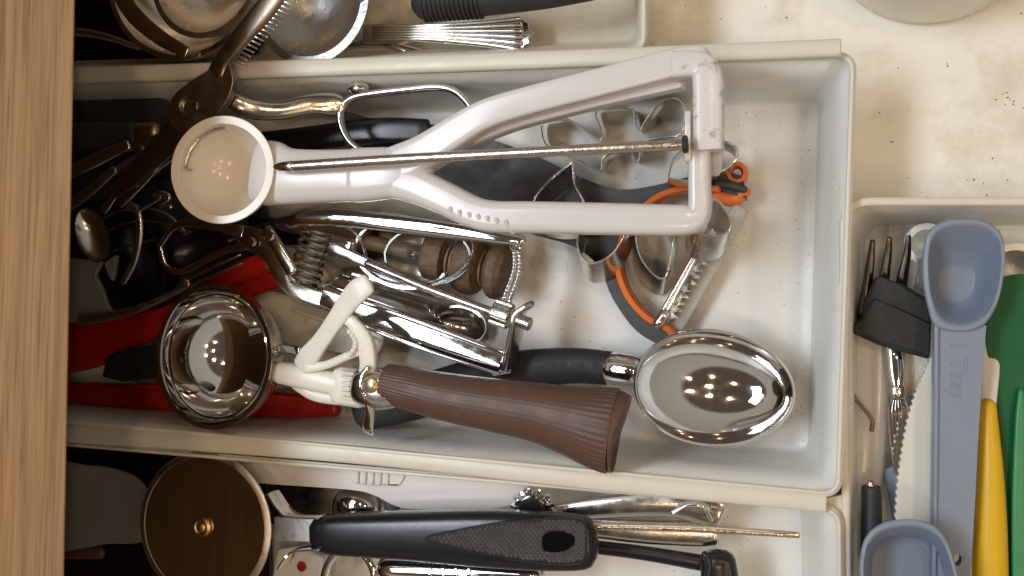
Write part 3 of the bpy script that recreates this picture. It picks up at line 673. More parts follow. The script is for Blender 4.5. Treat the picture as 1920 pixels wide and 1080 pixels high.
MB().slab([(195, 492), (218, 478), (212, 520), (204, 535)], 36, 2.5).build('blade_corner', 'greysp', gsx, bevel=0.4)

def sweepthing(name, label, cat, parts, at):
    t = thing(name, label, cat, at)
    for nm, m_, pts, e_ in parts: MB().sweep(pts, n=6, k=18, e=e_).build(nm, m_, t)
    return t
sweepthing('basting_brush', 'thick black handle with a brass ferrule behind the shears blade', 'brush',
           [('handle', 'charcoal', [(40, 262, 40, 54, 34), (150, 258, 40, 58, 36), (250, 250, 40, 46, 32)], 2.4), ('ferrule', 'brass', [(262, 250, 40, 40, 28), (290, 247, 40, 36, 26)], 2.4)], (160, 258, 30))
sweepthing('butter_spreader', 'dull grey steel spreader lying aslant next to the worktop edge', 'spreader',
           [('handle', 'satin', [(60, 420, 44, 20, 8), (150, 372, 46, 22, 8), (215, 318, 46, 18, 8)], 3.0), ('blade', 'steel', [(215, 318, 46, 26, 3), (262, 282, 46, 34, 3), (300, 262, 45, 26, 3)], 4)], (170, 350, 40))
sweepthing('serving_fork', 'dark steel two-pronged fork crossing above the red tongs', 'fork',
           [('handle', 'satin', [(150, 600, 42, 22, 9), (240, 585, 42, 16, 8), (320, 552, 42, 12, 8), (352, 530, 42, 20, 8)], 2.6), ('tine', 'steel', [(352, 524, 42, 8, 6), (400, 500, 42, 7, 6), (450, 478, 41, 5, 5)], 2), ('tine', 'steel', [(356, 536, 42, 8, 6), (402, 516, 42, 7, 6), (452, 494, 41, 5, 5)], 2)], (270, 570, 36))
sweepthing('dinner_knife', 'bright steel knife handle slanting below the brush in the shade', 'knife',
           [('handle', 'chrome', [(120, 330, 50, 24, 10), (180, 300, 52, 26, 10), (240, 272, 52, 20, 9)], 3.0)], (180, 300, 44))
dl = thing('dessert_spoon', 'steel spoon bowl beside the grey spatula next to the worktop', 'spoon', (180, 430, 40))
c = P(172, 440, 48); mp = MP(172, 440, 48)
MB().bowl(c, Vector((.5, -.85, 0)), Vector((.85, .5, 0)), 52 * mp, 32 * mp, .007, .001, q=.9, k=40).build('bowl', 'steel', dl, ang=70)
MB().sweep([(196, 395, 49, 16, 8), (222, 360, 50, 12, 7), (262, 312, 51, 16, 7), (296, 276, 51, 22, 7)], n=5, e=2.6).build('handle', 'steel', dl)
sn = thing('nylon_spoon', 'black spoon bowl framed by the steel jaws of the lever opener', 'spoon', (375, 465, 20))
c = P(375, 466, 40); mp = MP(375, 466, 40)
MB().bowl(c, Vector((.93, .3, 0)), Vector((-.3, .93, 0)), 58 * mp, 30 * mp, .006, .0014, q=.9, k=40).build('bowl', 'blackgl', sn, ang=70)
MB().sweep([(428, 450, 39, 18, 10), (480, 430, 34, 18, 10), (560, 408, 26, 18, 10)], n=4).build('handle', 'blackgl', sn)
sweepthing('egg_whisk', 'tarnished wire whisk loops in shade under the white scoop bowl', 'whisk',
           [('wire_loop', 'steel', [(150, 470, 30, 5, 5), (190, 440, 34, 5, 5), (250, 415, 36, 5, 5), (310, 420, 36, 5, 5), (350, 440, 34, 5, 5)], 2), ('wire_loop', 'steel', [(145, 455, 30, 5, 5), (185, 415, 36, 5, 5), (250, 390, 40, 5, 5), (310, 400, 38, 5, 5), (352, 440, 34, 5, 5)], 2), ('wire_loop', 'steel', [(150, 490, 28, 5, 5), (200, 475, 30, 5, 5), (260, 455, 31, 5, 5), (320, 445, 32, 5, 5), (352, 442, 34, 5, 5)], 2), ('handle', 'satin', [(350, 440, 34, 16, 14), (420, 452, 30, 20, 18), (500, 466, 24, 22, 20)], 2.4)], (280, 440, 20))
sk1 = thing('dark_filler', 'added flat black sheet darkening the floor under the shears and the opener jaws', 'dark_filler', (250, 430, 3))
MB().slab(smoothpx([(20, 215), (200, 205), (400, 210), (470, 300), (500, 400), (520, 470), (470, 540), (400, 600), (250, 640), (20, 660)], 3), 12, 3).build('blade', 'charcoal', sk1, bevel=0.8)  # added dark sheet, deepens the shade under the left-hand tools
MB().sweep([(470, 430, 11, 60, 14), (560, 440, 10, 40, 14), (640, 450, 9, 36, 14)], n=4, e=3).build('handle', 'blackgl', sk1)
fx = thing('gap_filler', 'added black plate filling the dark gap between the red tong arms', 'fork', (250, 690, 3))
MB().slab([(200, 668), (240, 652), (330, 640), (345, 705), (230, 716), (190, 706)], 32, 3).build('head', 'black', fx, bevel=0.8)  # added dark plate, fills the unreadable gap between the arms
# ---------- white plastic disher on top of everything
wd = thing('ice_cream_disher', 'white plastic disher with a steel push rod lying on top of the pile', 'scoop', (700, 330, 62))
nrm = Vector((0.16, 0.02, 1)).normalized(); ey = Vector((0, 1, 0)); ex = ey.cross(nrm).normalized(); ey = nrm.cross(ex)
c = P(416, 318, 88); mp = MP(416, 318, 88); rr_ = 86 * mp
wb = MB().bowl(c, ex, ey, rr_, rr_, rr_ * .86, .0030, q=.5, k=64, rings=20, lip=0.0006).build('bowl', 'whitebowl', wd, ang=60, bevel=0.8)
W = []
for i in range(15):
    a_ = R(96 + 80 * i / 14)
    p = c + (ex * math.cos(a_) + ey * math.sin(a_)) * rr_ * .955 - nrm * .0042; W.append((p.x, p.y, p.z, .0013, .0022))
p = W[-1]; W.append((p[0] + .0022, p[1] - .0012, p[2] - .0006, .0013, .002))
MB().wsweep(W, smooth=False, k=8).build('sweep_wire', 'rod', wb)
neck = MB().sweep([(486, 322, 76, 118, 60), (512, 326, 76, 122, 62), (545, 331, 76, 106, 62), (600, 331, 76, 100, 60), (668, 329, 76, 98, 60)], n=6, k=28, e=2.6, cap='flat').build('neck', 'white', wd, ang=50)
MB().sweep([(667, 329, 76, 102, 62), (700, 327, 76, 100, 62), (745, 324, 76, 94, 58), (790, 322, 76, 80, 50)], n=6, k=28, e=2.8).build('handle_fork', 'white', wd, ang=50)
MB().sweep([(745, 312, 76, 70, 54), (800, 288, 76, 66, 58), (860, 250, 76, 60, 60), (918, 218, 76, 56, 62), (1000, 192, 76, 54, 60), (1140, 156, 76, 54, 58), (1270, 122, 76, 54, 56), (1312, 114, 76, 48, 54)], n=7, k=48, e=7).build('upper_arm', 'white', wd, ang=50)
MB().sweep([(880, 262, 71, 30, 36), (940, 238, 71, 30, 36), (1000, 220, 71, 28, 36), (1140, 186, 71, 26, 36), (1275, 158, 71, 22, 34)], n=6, k=32, e=6).build('arm_web', 'white', wd, ang=50)
la = MB().sweep([(745, 338, 76, 70, 54), (790, 352, 76, 66, 58), (840, 374, 76, 62, 58), (890, 398, 76, 60, 58), (930, 407, 76, 60, 58), (1000, 408, 76, 60, 58), (1150, 411, 76, 60, 58), (1270, 413, 76, 58, 56), (1302, 408, 76, 52, 54), (1312, 390, 76, 44, 52), (1312, 340, 76, 42, 50), (1312, 288, 76, 42, 48)], n=7, k=40, e=3.4).build('lower_arm', 'white', wd, ang=50)
MB().sweep([(1262, 125, 78, 52, 50), (1306, 124, 78, 50, 52), (1326, 142, 78, 56, 56), (1329, 200, 78, 57, 56), (1329, 284, 78, 55, 54)], n=6, k=24, e=5, cap='flat').build('end_bracket', 'grime', wd, ang=50, bevel=0.8)
MB().sweep([(1344, 290, 70, 24, 40), (1342, 318, 66, 22, 34)], n=3, k=16, e=3).build('bracket_tongue', 'white', wd)
MB().sweep([(1291, 215, 78, 14, 44), (1291, 300, 78, 14, 44)], n=3, k=12, e=4).build('rod_guide', 'white', wd)
for i in range(7):
    s = i / 6; x = 852 + s * 104; y = 402 + s * 30 - 8 * abs(s - .2)
    MB().sweep([(x - 8, y - 10, 82.5, 8, 8), (x + 5, y + 9, 79, 10, 10)], n=2, k=10).build('grip_ridge', 'white', la)
MB().sweep([(545, 312, 88, 20, 20), (800, 296, 88, 20, 20), (1285, 271, 88, 21, 21)], n=6, k=20, cap='flat').build('push_rod', 'rod', wd)
MB().sweep([(520, 313, 88, 16, 16), (548, 312, 88, 22, 22)], n=3, k=16).build('rod_tip', 'chrome', wd)
MB().sweep([(1280, 271, 88, 34, 36), (1290, 270, 88, 34, 36)], n=2, k=20, cap='flat').build('rubber_washer', 'blackrub', wd, bevel=0.6)

# ================================================================== UPPER TRAY
def rbowl(t, cx, cy, z, r, depth, m, q=.5, th=.0014, name='bowl', rx=None, nx=0):
    c = P(cx, cy, z); mp = MP(cx, cy, z)
    n_ = Vector((nx, 0, 1)).normalized(); ey = Vector((0, 1, 0)); ex = ey.cross(n_)
    return MB().bowl(c, ex, n_.cross(ex), (rx or r) * mp, r * mp, depth, th, q=q, k=60, rings=18, lip=.0012).build(name, m, t, ang=70)
u0 = thing('shade_sheet', 'added flat black sheet keeping the upper tray dark beneath the ladles', 'filler sheet', (250, 60, 3))
MB().slab([(20, -120), (470, -120), (500, 60), (470, 112), (20, 132)], 8, 3).build('blade', 'blackgl', u0, bevel=0.8)  # dark sheet added so this end of the tray stays dark
u1 = thing('soup_ladle', 'large steel ladle bowl in the dark end of the upper tray', 'ladle', (330, -40, 3))
rbowl(u1, 345, -62, 52, 165, .036, 'steel')
MB().sweep([(200, -60, 60, 30, 8), (245, 20, 60, 34, 8), (300, 70, 58, 30, 8), (350, 98, 56, 22, 8)], n=6, e=3).build('handle', 'steel', u1)
u2 = thing('soup_ladle', 'small steel ladle bowl nested inside the large ladle', 'ladle', (385, -45, 20))
rbowl(u2, 382, -45, 64, 106, .024, 'satin')
u3 = thing('serving_spoon', 'dull dark spoon edge beside the cabinet front in the upper tray', 'spoon', (160, 60, 3))
MB().sweep([(60, 60, 30, 20, 10), (150, 60, 32, 16, 10), (210, 72, 32, 12, 10), (260, 90, 30, 10, 8)], n=5).build('handle', 'satin', u3)
u4 = thing('round_scoop', 'worn grey aluminium scoop beside the fluted flatware handle', 'scoop', (585, 10, 3))
rbowl(u4, 582, 2, 50, 104, .016, 'worn', q=.7, th=.0025)
MB().sweep([(672, -10, 50, 34, 14), (700, -22, 50, 26, 14), (780, -60, 50, 26, 12)], n=4).build('handle', 'worn', u4)
u5 = thing('flatware_handle', 'silver flatware handle ending in a fluted fan', 'cutlery', (860, 65, 3))
MB().slab([(680, 45), (780, 44), (880, 40), (960, 32), (978, 30), (984, 40), (992, 44), (991, 54), (998, 60), (992, 72), (994, 80), (984, 84), (980, 95), (940, 94), (880, 86), (780, 78), (680, 80)], 20, 3).build('stem', 'steel', u5, bevel=0.8)
for i in range(6):
    s = (i - 2.5) / 2.5
    MB().sweep([(700, 62 + s * 12, 20.5, 5, 6), (800, 61 + s * 13, 21, 6, 8), (900, 62 + s * 20, 21, 8, 9), (978 - 4 * abs(s), 63 + s * 29, 20.5, 11, 10)], n=6, k=12).build('flute', 'steel', u5)
u6 = thing('teaspoon', 'thin bright spoon handle bending beneath the fluted flatware', 'spoon', (740, 90, 3))
MB().sweep([(620, 92, 12, 16, 8), (690, 80, 12, 15, 8), (735, 85, 12, 15, 8), (800, 104, 10, 16, 8), (860, 122, 8, 18, 8)], n=6, e=2.6).build('handle', 'chrome', u6)
u7 = thing('rubber_grip_utensil', 'black rubber utensil handle with ringed ribs in the upper tray', 'utensil', (960, 0, 10))
MB().sweep([(800, 2, 40, 72, 60), (900, -5, 40, 70, 60), (1030, -18, 40, 66, 56), (1180, -42, 40, 56, 50)], n=6, k=28).build('grip', 'blackrub', u7)
for i in range(13):
    MB().sweep([(798 + i * 8.5, 2 - .5 * i, 40, 79, 66), (802 + i * 8.5, 1.8 - .5 * i, 40, 79, 66)], n=1, k=28, smooth=False, cap='flat').build('grip_rib', 'blackrub', u7, bevel=0.3)

# ================================================================== LOWER TRAY
pc = thing('pizza_cutter', 'pizza cutter with a round steel wheel and black knurled handle', 'pizza cutter', (560, 1000, 5))
c = P(383, 987, 50); mp = MP(383, 987, 50); rw = 140 * mp
ax = Vector((0.02, 0.02, 1)).normalized()
wl = MB().lathe(c, ax, [(-.0008, rw), (0, rw), (.0005, rw - .0028), (.00062, rw - .003)], 90).build('wheel', 'disc', pc, ang=8)
s_ = ax.orthogonal().normalized(); u_ = ax.cross(s_)
MB().loft([[c + ax * t + (s_ * math.cos(2 * math.pi * j / 96) + u_ * math.sin(2 * math.pi * j / 96)) * r for j in range(96)] for t, r in ((.0002, rw - 12 * mp), (.0010, rw - 11 * mp), (.0007, rw - 2 * mp), (.0002, rw + .0002))]).build('ground_edge', 'satin', wl, ang=60)
MB().lathe(c + ax * .0008, ax, [(0, 18 * mp), (.0012, 18 * mp), (.0018, 14 * mp), (.0012, 11 * mp)], 32).build('hub_washer', 'brass', wl)
MB().lathe(c + ax * .0012, ax, [(0, 9 * mp), (.0016, 9 * mp), (.0022, 6 * mp)], 24).build('hub_rivet', 'brass', wl)
MB().slab([(513, 970), (604, 972), (604, 1017), (513, 1014)], 52, 2).build('fork_bridge', 'satin', pc, bevel=0.4)
MB().sweep([(512, 924, 55, 6, 40), (530, 950, 55, 6, 40), (550, 965, 54, 6, 36), (602, 969, 54, 6, 30)], n=6, k=10, e=4).build('fork_arm', 'chrome', pc)
MB().sweep([(530, 1062, 55, 6, 40), (545, 1040, 55, 6, 40), (562, 1030, 54, 6, 36), (602, 1027, 54, 6, 30)], n=6, k=10, e=4).build('fork_arm', 'chrome', pc)
hd_ = MB().sweep([(606, 1000, 50, 66, 52), (640, 1001, 50, 76, 58), (760, 1003, 50, 88, 62), (900, 1008, 50, 104, 62), (1000, 1013, 50, 108, 60), (1070, 1016, 50, 104, 56), (1098, 1017, 50, 98, 50)], n=7, k=40, e=3.6).build('handle', 'blackgl', pc, ang=60)
leaf = smoothpx([(796, 1010), (850, 996), (920, 982), (1000, 974), (1070, 973), (1094, 978), (1098, 1000), (1098, 1040), (1090, 1054), (1050, 1058), (980, 1052), (900, 1038), (840, 1024)], 3)
hole = smoothpx([(1016, 1016), (1022, 1001), (1045, 997), (1070, 1003), (1077, 1016), (1064, 1030), (1040, 1036), (1020, 1032)], 3)
ins = MB().slab(leaf, 58.6, 2.6).build('knurled_inset', 'blackgl', hd_, bevel=0.3)
MB().sweep([(x, y, 58.7, 3, 3) for x, y in leaf], n=1, k=6, closed=True, smooth=False).build('inset_border', 'blackgl', hd_)
def inside(x, y, poly):
    c_ = False
    for i in range(len(poly)):
        (x0, y0), (x1, y1) = poly[i - 1], poly[i]
        if (y0 > y) != (y1 > y) and x < (x1 - x0) * (y - y0) / (y1 - y0) + x0: c_ = not c_
    return c_
kp = MB()
for r in range(17):
    for q in range(36):
        x = 800 + q * 9 + (4.5 if r % 2 else 0); y = 972 + r * 5.4
        if inside(x, y, leaf) and inside(x, y + 4, leaf) and inside(x, y - 4, leaf) and not inside(x, y, hole):
            ids = kp.add([P(x - 4.3, y, 58.6), P(x, y - 5, 58.6), P(x + 4.3, y, 58.6), P(x, y + 5, 58.6), P(x, y, 58.6) + Vector((0, 0, .00036))])
            for i in range(4): kp.f.append((ids[i], ids[(i + 1) % 4], ids[4]))
kn_ = kp.build('knurling', 'knurlgl', hd_, ang=10); kn_['kind'] = 'stuff'
MB().slab(hole, 59.3, 1.0).build('hanging_hole_shade', 'hole_shade', hd_, bevel=0.4)  # no opening cut: a dark plate stands in for the hole's shade
# white knife handle under the ledge
kh = thing('peeling_knife', 'white plastic knife handle with a ribbed thumb slide under the tray ledge', 'knife', (720, 915, 10))
kb = MB().slab(smoothpx([(455, 862), (520, 864), (700, 878), (900, 895), (985, 905), (984, 925), (960, 946), (900, 955), (790, 955), (745, 950), (705, 930), (670, 920), (600, 914), (500, 907), (455, 900)], 4), 36, 9).build('body', 'white', kh, bevel=2.0, segs=3)
MB().slab(smoothpx([(664, 872), (750, 880), (758, 892), (752, 905), (738, 912), (664, 906)], 3), 37.2, 1.5).build('thumb_slide', 'white', kb, bevel=0.5)
for i in range(5):
    MB().sweep([(672 + i * 14, 876 + i, 37.8, 5, 5), (670 + i * 14, 905 + i, 37.8, 5, 5)], n=2, k=8).build('rib', 'white', kb)
# bottle opener behind cutter handle
bo = thing('bottle_opener', 'polished steel domed opener head behind the pizza cutter handle', 'opener', (640, 940, 5))
MB().slab(smoothpx([(505, 905), (600, 905), (680, 912), (725, 930), (750, 956), (700, 985), (580, 990), (505, 980)], 4), 22, 3).build('plate', 'steel', bo, bevel=1.0)
m_ = MP(668, 952, 24)
MB().ball(P(668, 952, 26), 48 * m_, sc=(1, .85, .6), k=32, m=18).build('dome', 'chrome', bo)
# can opener with toothed wheel
co = thing('can_opener', 'steel can opener with a toothed wheel and long rounded handles', 'can opener', (1150, 960, 5))
g = P(1003, 952, 36); mg = MP(1003, 952, 36)
def teeth(t, ph): return 1 + .09 * (1 if math.cos(14 * ph) > 0 else -1)
MB().lathe(g, Vector((0.05, -.12, 1)), [(0, 36 * mg), (.001, 40 * mg), (.004, 40 * mg), (.0048, 33 * mg)], 112, mod=teeth).build('toothed_wheel', 'chrome', co, ang=25)
MB().lathe(g + Vector((0, 0, .0045)), Vector((0.05, -.12, 1)), [(0, 26 * mg), (.002, 26 * mg), (.003, 22 * mg)], 30).build('wheel_hub', 'blackgl', co)
MB().sweep([(1040, 962, 26, 34, 20), (1120, 952, 26, 40, 22), (1250, 944, 26, 50, 22), (1330, 958, 26, 60, 22), (1348, 965, 26, 56, 20)], n=6, k=20, e=2.8).build('handle', 'steel', co)
MB().sweep([(1090, 985, 22, 40, 18), (1200, 996, 22, 46, 20), (1300, 1000, 22, 50, 20), (1340, 1000, 22, 48, 20)], n=6, k=20, e=2.8).build('handle', 'steel', co)
MB().sweep([(1262, 962, 34, 8, 8), (1290, 948, 34, 8, 8), (1318, 950, 34, 8, 8), (1334, 975, 33, 8, 8)], n=5, k=10).build('rolled_edge', 'chrome', co)
sk = thing('sharpening_rod', 'thin steel rod lying over the can opener handles', 'rod', (1300, 992, 20))
MB().sweep([(1095, 986, 46, 14, 12), (1200, 988, 45, 15, 12), (1300, 991, 44, 15, 12), (1420, 998, 42, 13, 10), (1496, 1003, 41, 12, 8)], n=6, k=14, e=2.8).build('rod', 'rod', sk)
MB().sweep([(1110, 985, 48, 4, 3), (1300, 989, 46.5, 4, 3), (1480, 1000, 44, 3, 3)], n=6, k=8).build('ridge', 'satin', sk)
bf = thing('corkscrew_frame', 'black plastic frame with a rounded block end below the steel rod', 'utensil', (1300, 1050, 3))
MB().sweep([(1080, 1022, 24, 24, 18), (1200, 1036, 24, 26, 18), (1320, 1056, 24, 30, 20)], n=5, e=3).build('arm', 'blackgl', bf)
MB().sweep([(1346, 1052, 30, 66, 44), (1350, 1100, 30, 70, 44), (1350, 1200, 30, 60, 44)], n=5, k=20, e=3).build('end_block', 'blackgl', bf)
MB().sweep([(1322, 1040, 34, 14, 14), (1330, 1058, 34, 14, 14), (1326, 1090, 34, 14, 14)], n=5).build('collar', 'blackgl', bf)
# white and red-dot gadget, rings, tube at the bottom edge
rd = thing('kitchen_timer', 'pale grey plastic gadget with a red dot beside the pizza wheel', 'gadget', (565, 1080, 3))
MB().slab([(516, 1030), (560, 1025), (604, 1045), (608, 1140), (500, 1140)], 30, 8).build('body', 'pearl', rd, bevel=1.5, segs=3)
disc('red_dot', 566, 1062, 30.2, 9.5, 0.6, 'red', rd)
cr_ = thing('cork_puller', 'chrome corkscrew with rings showing under the pizza cutter handle', 'corkscrew', (760, 1080, 3))
MB().sweep([(x, y, 40, 15, 14) for x, y in circ(655, 1092, 48, 62, 20)], n=2, k=12, closed=True).build('ring_handle', 'chrome', cr_)
MB().sweep([(730, 1066, 40, 50, 50), (820, 1070, 40, 52, 52), (900, 1074, 40, 52, 52), (1000, 1080, 40, 46, 46)], n=5, k=28).build('barrel', 'chrome', cr_)
for x in (812, 836, 860, 884):
    MB().sweep([(x, 1070, 40, 58, 58), (x + 7, 1070.5, 40, 58, 58)], n=1, smooth=False, k=28, cap='flat').build('barrel_ring', 'chrome', cr_, bevel=0.4)
d0 = thing('shade_sheet', 'added flat black sheet filling the dark area beneath the grey spatula and pizza wheel', 'filler sheet', (250, 960, 3))
MB().slab([(20, 835), (420, 855), (500, 905), (510, 1120), (20, 1120)], 10, 3).build('blade', 'blackgl', d0, bevel=0.8)  # added black sheet, fills the dark gaps around spatula and wheel
ls = thing('spatula', 'wide grey spatula blade beneath the pizza wheel', 'spatula', (190, 940, 3))
MB().slab(smoothpx([(40, 872), (160, 874), (215, 882), (256, 902), (275, 940), (268, 1012), (200, 1020), (40, 1030)], 4), 30, 3).build('blade', 'greysp', ls, bevel=0.8)
MB().sweep([(60, 1036, 26, 26, 14), (190, 1036, 26, 24, 14)], n=3).build('handle', 'brown', ls)

# ================================================================== RIGHT TRAY
fk = thing('table_fork', 'tarnished silver fork with dark tines and fluted handle', 'fork', (1670, 600, 3))
for pts in ([(1636, 452), (1632, 490), (1624, 550), (1618, 590)], [(1668, 447), (1664, 480), (1658, 520), (1655, 560)], [(1704, 444), (1700, 480), (1692, 520), (1686, 560)]):
    ws = (9, 15, 20, 24)
    MB().sweep([(x, y, 27 - 2 * i, w_, w_ * .7) for i, ((x, y), w_) in enumerate(zip(pts, ws))], n=5, k=12, e=2.6).build('tine', 'tine', fk)
MB().slab(smoothpx([(1608, 580), (1655, 548), (1700, 548), (1715, 590), (1700, 640), (1660, 650), (1622, 630)], 4), 20, 3).build('head', 'tine', fk, bevel=1)
MB().sweep([(1672, 640, 20, 26, 14), (1677, 670, 21, 30, 16), (1680, 700, 21, 32, 18), (1682, 728, 21, 24, 18)], n=5, k=18).build('neck', 'chrome', fk)
MB().sweep([(1682, 728, 21, 32, 22), (1683, 740, 21, 32, 22)], n=3, k=20).build('collar_ring', 'steel', fk)
for i in range(6):
    s = (i - 2.5) / 2.5
    MB().sweep([(1683 + s * 8, 742, 21, 6, 8), (1685 + s * 16, 775, 21, 8, 10), (1685 + s * 13, 830, 20, 7, 9), (1684 + s * 6, 885, 19, 5, 7)], n=5, k=10).build('flute', 'chrome', fk)
MB().sweep([(1683, 740, 19, 26, 10), (1685, 780, 19, 38, 10), (1684, 850, 18, 26, 10), (1683, 900, 17, 14, 8)], n=5, k=14).build('stem', 'dull', fk)
bc = thing('silicone_sleeve', 'folded black rubber sleeve lying across the fork', 'sleeve', (1675, 600, 22))
MB().slab([(1642, 522), (1648, 516), (1700, 536), (1742, 562), (1748, 600), (1746, 640), (1744, 674), (1690, 660), (1640, 644), (1600, 626), (1604, 610), (1618, 598), (1622, 570)], lambda x, y: 34 - (y - 520) * .03, 9).build('sleeve', 'blackrub', bc, bevel=1.2)
MB().slab([(1640, 560), (1690, 580), (1746, 606), (1744, 668), (1690, 652), (1640, 638), (1612, 622), (1624, 585)], lambda x, y: 36 - (y - 520) * .035, 2).build('upper_fold', 'blackrub', bc, bevel=0.7)
hw = thing('plastic_handle', 'pale grey plastic handle along the cutlery tray side', 'utensil', (1632, 760, 3))
MB().sweep([(1628, 575, 14, 56, 34), (1634, 650, 14, 62, 36), (1632, 760, 14, 64, 36), (1628, 860, 14, 58, 36), (1624, 960, 14, 54, 34), (1622, 1100, 14, 54, 34)], n=6, k=20, e=3.2).build('handle', 'pearl', hw)
wh = thing('wire_hook', 'short bent rusty wire resting on the pale grey handle', 'wire', (1622, 775, 20))
MB().sweep([(1598, 738, 24, 7, 7), (1612, 758, 24, 7, 7), (1626, 774, 24, 7, 7), (1636, 790, 24, 8, 8), (1634, 806, 23.5, 9, 8)], n=6, k=10).build('wire', 'rust', wh)
bk = thing('black_peg', 'small black cylinder handle with a metal tip beside the toothed knife', 'handle', (1632, 960, 20))
MB().sweep([(1633, 910, 30, 34, 34), (1634, 950, 30, 36, 36), (1634, 1020, 30, 40, 38), (1634, 1090, 30, 42, 40)], n=5, k=24, cap='flat').build('barrel', 'charcoal', bk, bevel=0.8)
MB().sweep([(1632, 905, 31, 14, 12), (1633, 912, 31, 16, 14)], n=2, k=14).build('metal_tip', 'rod', bk)
bb = thing('measuring_spoon', 'narrow pale blue spoon handle behind the toothed knife', 'spoon', (1680, 930, 3))
MB().slab([(1658, 881), (1672, 875), (1704, 871), (1704, 1000), (1680, 1000), (1672, 960)], 18, 5).build('handle', 'bluelt', bb, bevel=1)
# round aluminium spoons
as1 = thing('round_spoon', 'small round aluminium spoon bowl behind the blue measuring spoon', 'spoon', (1738, 458, 3))
rbowl(as1, 1738, 458, 12, 28, .005, 'alu', q=.8)
MB().sweep([(1732, 484, 11, 12, 5), (1716, 560, 10, 12, 5), (1722, 700, 10, 60, 5), (1722, 740, 10, 60, 5)], n=5, e=3).build('handle', 'alu', as1)
as2 = thing('round_spoon', 'round aluminium spoon bowl behind the green spatula', 'spoon', (1903, 505, 3))
rbowl(as2, 1903, 506, 14, 37, .006, 'alu', q=.8)
kn = thing('toothed_knife', 'cream plastic knife with small saw teeth under the blue measuring spoon', 'knife', (1725, 850, 8))
le = cr([(1752, 662), (1738, 694), (1720, 735), (1704, 790), (1693, 850), (1685, 910), (1681, 974)], 9)
saw = []
for i, (x, y) in enumerate(le): saw.append((x - (5 if i % 2 else 0), y))
MB().slab(saw + [(1681, 1100), (1790, 1100), (1790, 660)], 32, 3).build('blade', 'cream', kn, bevel=0.25)
# green spatula, yellow handle, ivory knife
gr = thing('spatula', 'dark green plastic spatula at the side of the cutlery tray', 'spatula', (1900, 800, 3))
MB().slab(smoothpx([(1890, 517), (1866, 530), (1855, 565), (1850, 620), (1852, 665), (1866, 730), (1877, 820), (1884, 920), (1890, 1010), (1894, 1120), (2010, 1120), (2010, 600), (1965, 530), (1925, 514)], 3), 32, 5).build('blade', 'green', gr, bevel=1.6, segs=3)
MB().sweep([(1914, 735, 34, 10, 10), (1912, 800, 35, 18, 12), (1910, 950, 35, 24, 12), (1912, 1120, 35, 26, 12)], n=5, e=3).build('rib', 'greenlt', gr)
yl = thing('butter_knife', 'knife with a smooth yellow handle and ivory neck', 'knife', (1855, 900, 8))
MB().sweep([(1852, 762, 36, 30, 30), (1853, 800, 36, 36, 36), (1856, 880, 36, 46, 44), (1857, 980, 36, 56, 50), (1856, 1110, 36, 64, 52)], n=6, k=24, cap='round').build('handle', 'yellow', yl)
MB().sweep([(1854, 640, 30, 38, 8), (1855, 700, 32, 34, 12), (1853, 764, 35, 26, 20)], n=4, e=3).build('neck', 'cream', yl)
# big blue-grey measuring spoon
bsn = thing('measuring_spoon', 'large blue-grey plastic measuring spoon with a long embossed handle', 'spoon', (1800, 700, 12))
rim_o = [(1808, 409), (1772, 414), (1742, 434), (1732, 475), (1732, 530), (1742, 580), (1756, 612), (1800, 622), (1842, 612), (1866, 580), (1880, 535), (1885, 480), (1878, 438), (1848, 414)]
rim_i = [(1808, 421), (1776, 425), (1752, 442), (1743, 478), (1744, 530), (1752, 570), (1768, 598), (1800, 609), (1834, 600), (1858, 574), (1871, 533), (1876, 482), (1869, 444), (1844, 425)]
ro = [P(x, y, 48) for x, y in cr(rim_o, 5, True)]; ri = [P(x, y, 48) for x, y in cr(rim_i, 5, True)]
fl = [P(1760 + (x - 1744) * .52, 500 + (y - 421) * .36, 30) for x, y in cr(rim_i, 5, True)]
flc = sum(fl, Vector()) / len(fl)
cen_o = sum(ro, Vector()) / len(ro)
down = Vector((0, 0, -.001))
L = [[lerp(p, flc, .05) + down * 17 for p in fl], [lerp(p, q, .5) + down * 3 for p, q in zip(ro, fl)], [p + down * 3 for p in ro], [p + down * .6 for p in ro], [lerp(p, q, .2) for p, q in zip(ro, ri)], [lerp(p, q, .8) for p, q in zip(ro, ri)],
     [lerp(p, q, .04) + down * .6 for p, q in zip(ri, fl)], [lerp(p, q, .45) + down * 2.6 for p, q in zip(ri, fl)], [lerp(p, q, .93) + down * .8 for p, q in zip(ri, fl)], [lerp(p, flc, .08) for p in fl]]
L = [[p + (down * 3 if i == 0 else Vector()) for p in l] for i, l in enumerate(L)]
MB().loft(L, True, True).build('bowl', 'blue', bsn, ang=60)
hb = MB().slab([(1752, 606), (1751, 660), (1750, 800), (1748, 950), (1746, 1120), (1816, 1120), (1821, 1060), (1828, 950), (1836, 800), (1844, 680), (1850, 610)], 46, 5, holes=[list(reversed(circ(1795, 1050, 8, 11, 16)))]).build('handle', 'blue', bsn, bevel=1.2, segs=3)
MB().sweep([(1756, 612, 46.5, 9, 8), (1756, 700, 46.5, 8, 8), (1755, 850, 46.5, 8, 8), (1751, 1110, 46.5, 8, 8)], n=5, k=12, e=2.6).build('raised_edge', 'blue', hb)
cu = bpy.data.curves.new('t', 'FONT'); cu.body = '1 Tbsp'; cu.size = 0.0078; cu.extrude = 0.00025; cu.align_x = 'LEFT'; cu.align_y = 'CENTER'
to = bpy.data.objects.new('t', cu); COL.objects.link(to)
dg = bpy.context.evaluated_depsgraph_get(); me = bpy.data.meshes.new_from_object(to.evaluated_get(dg)); bpy.data.objects.remove(to)
me.name = 'embossed_lettering'; me.materials.clear(); me.materials.append(M['blue'])
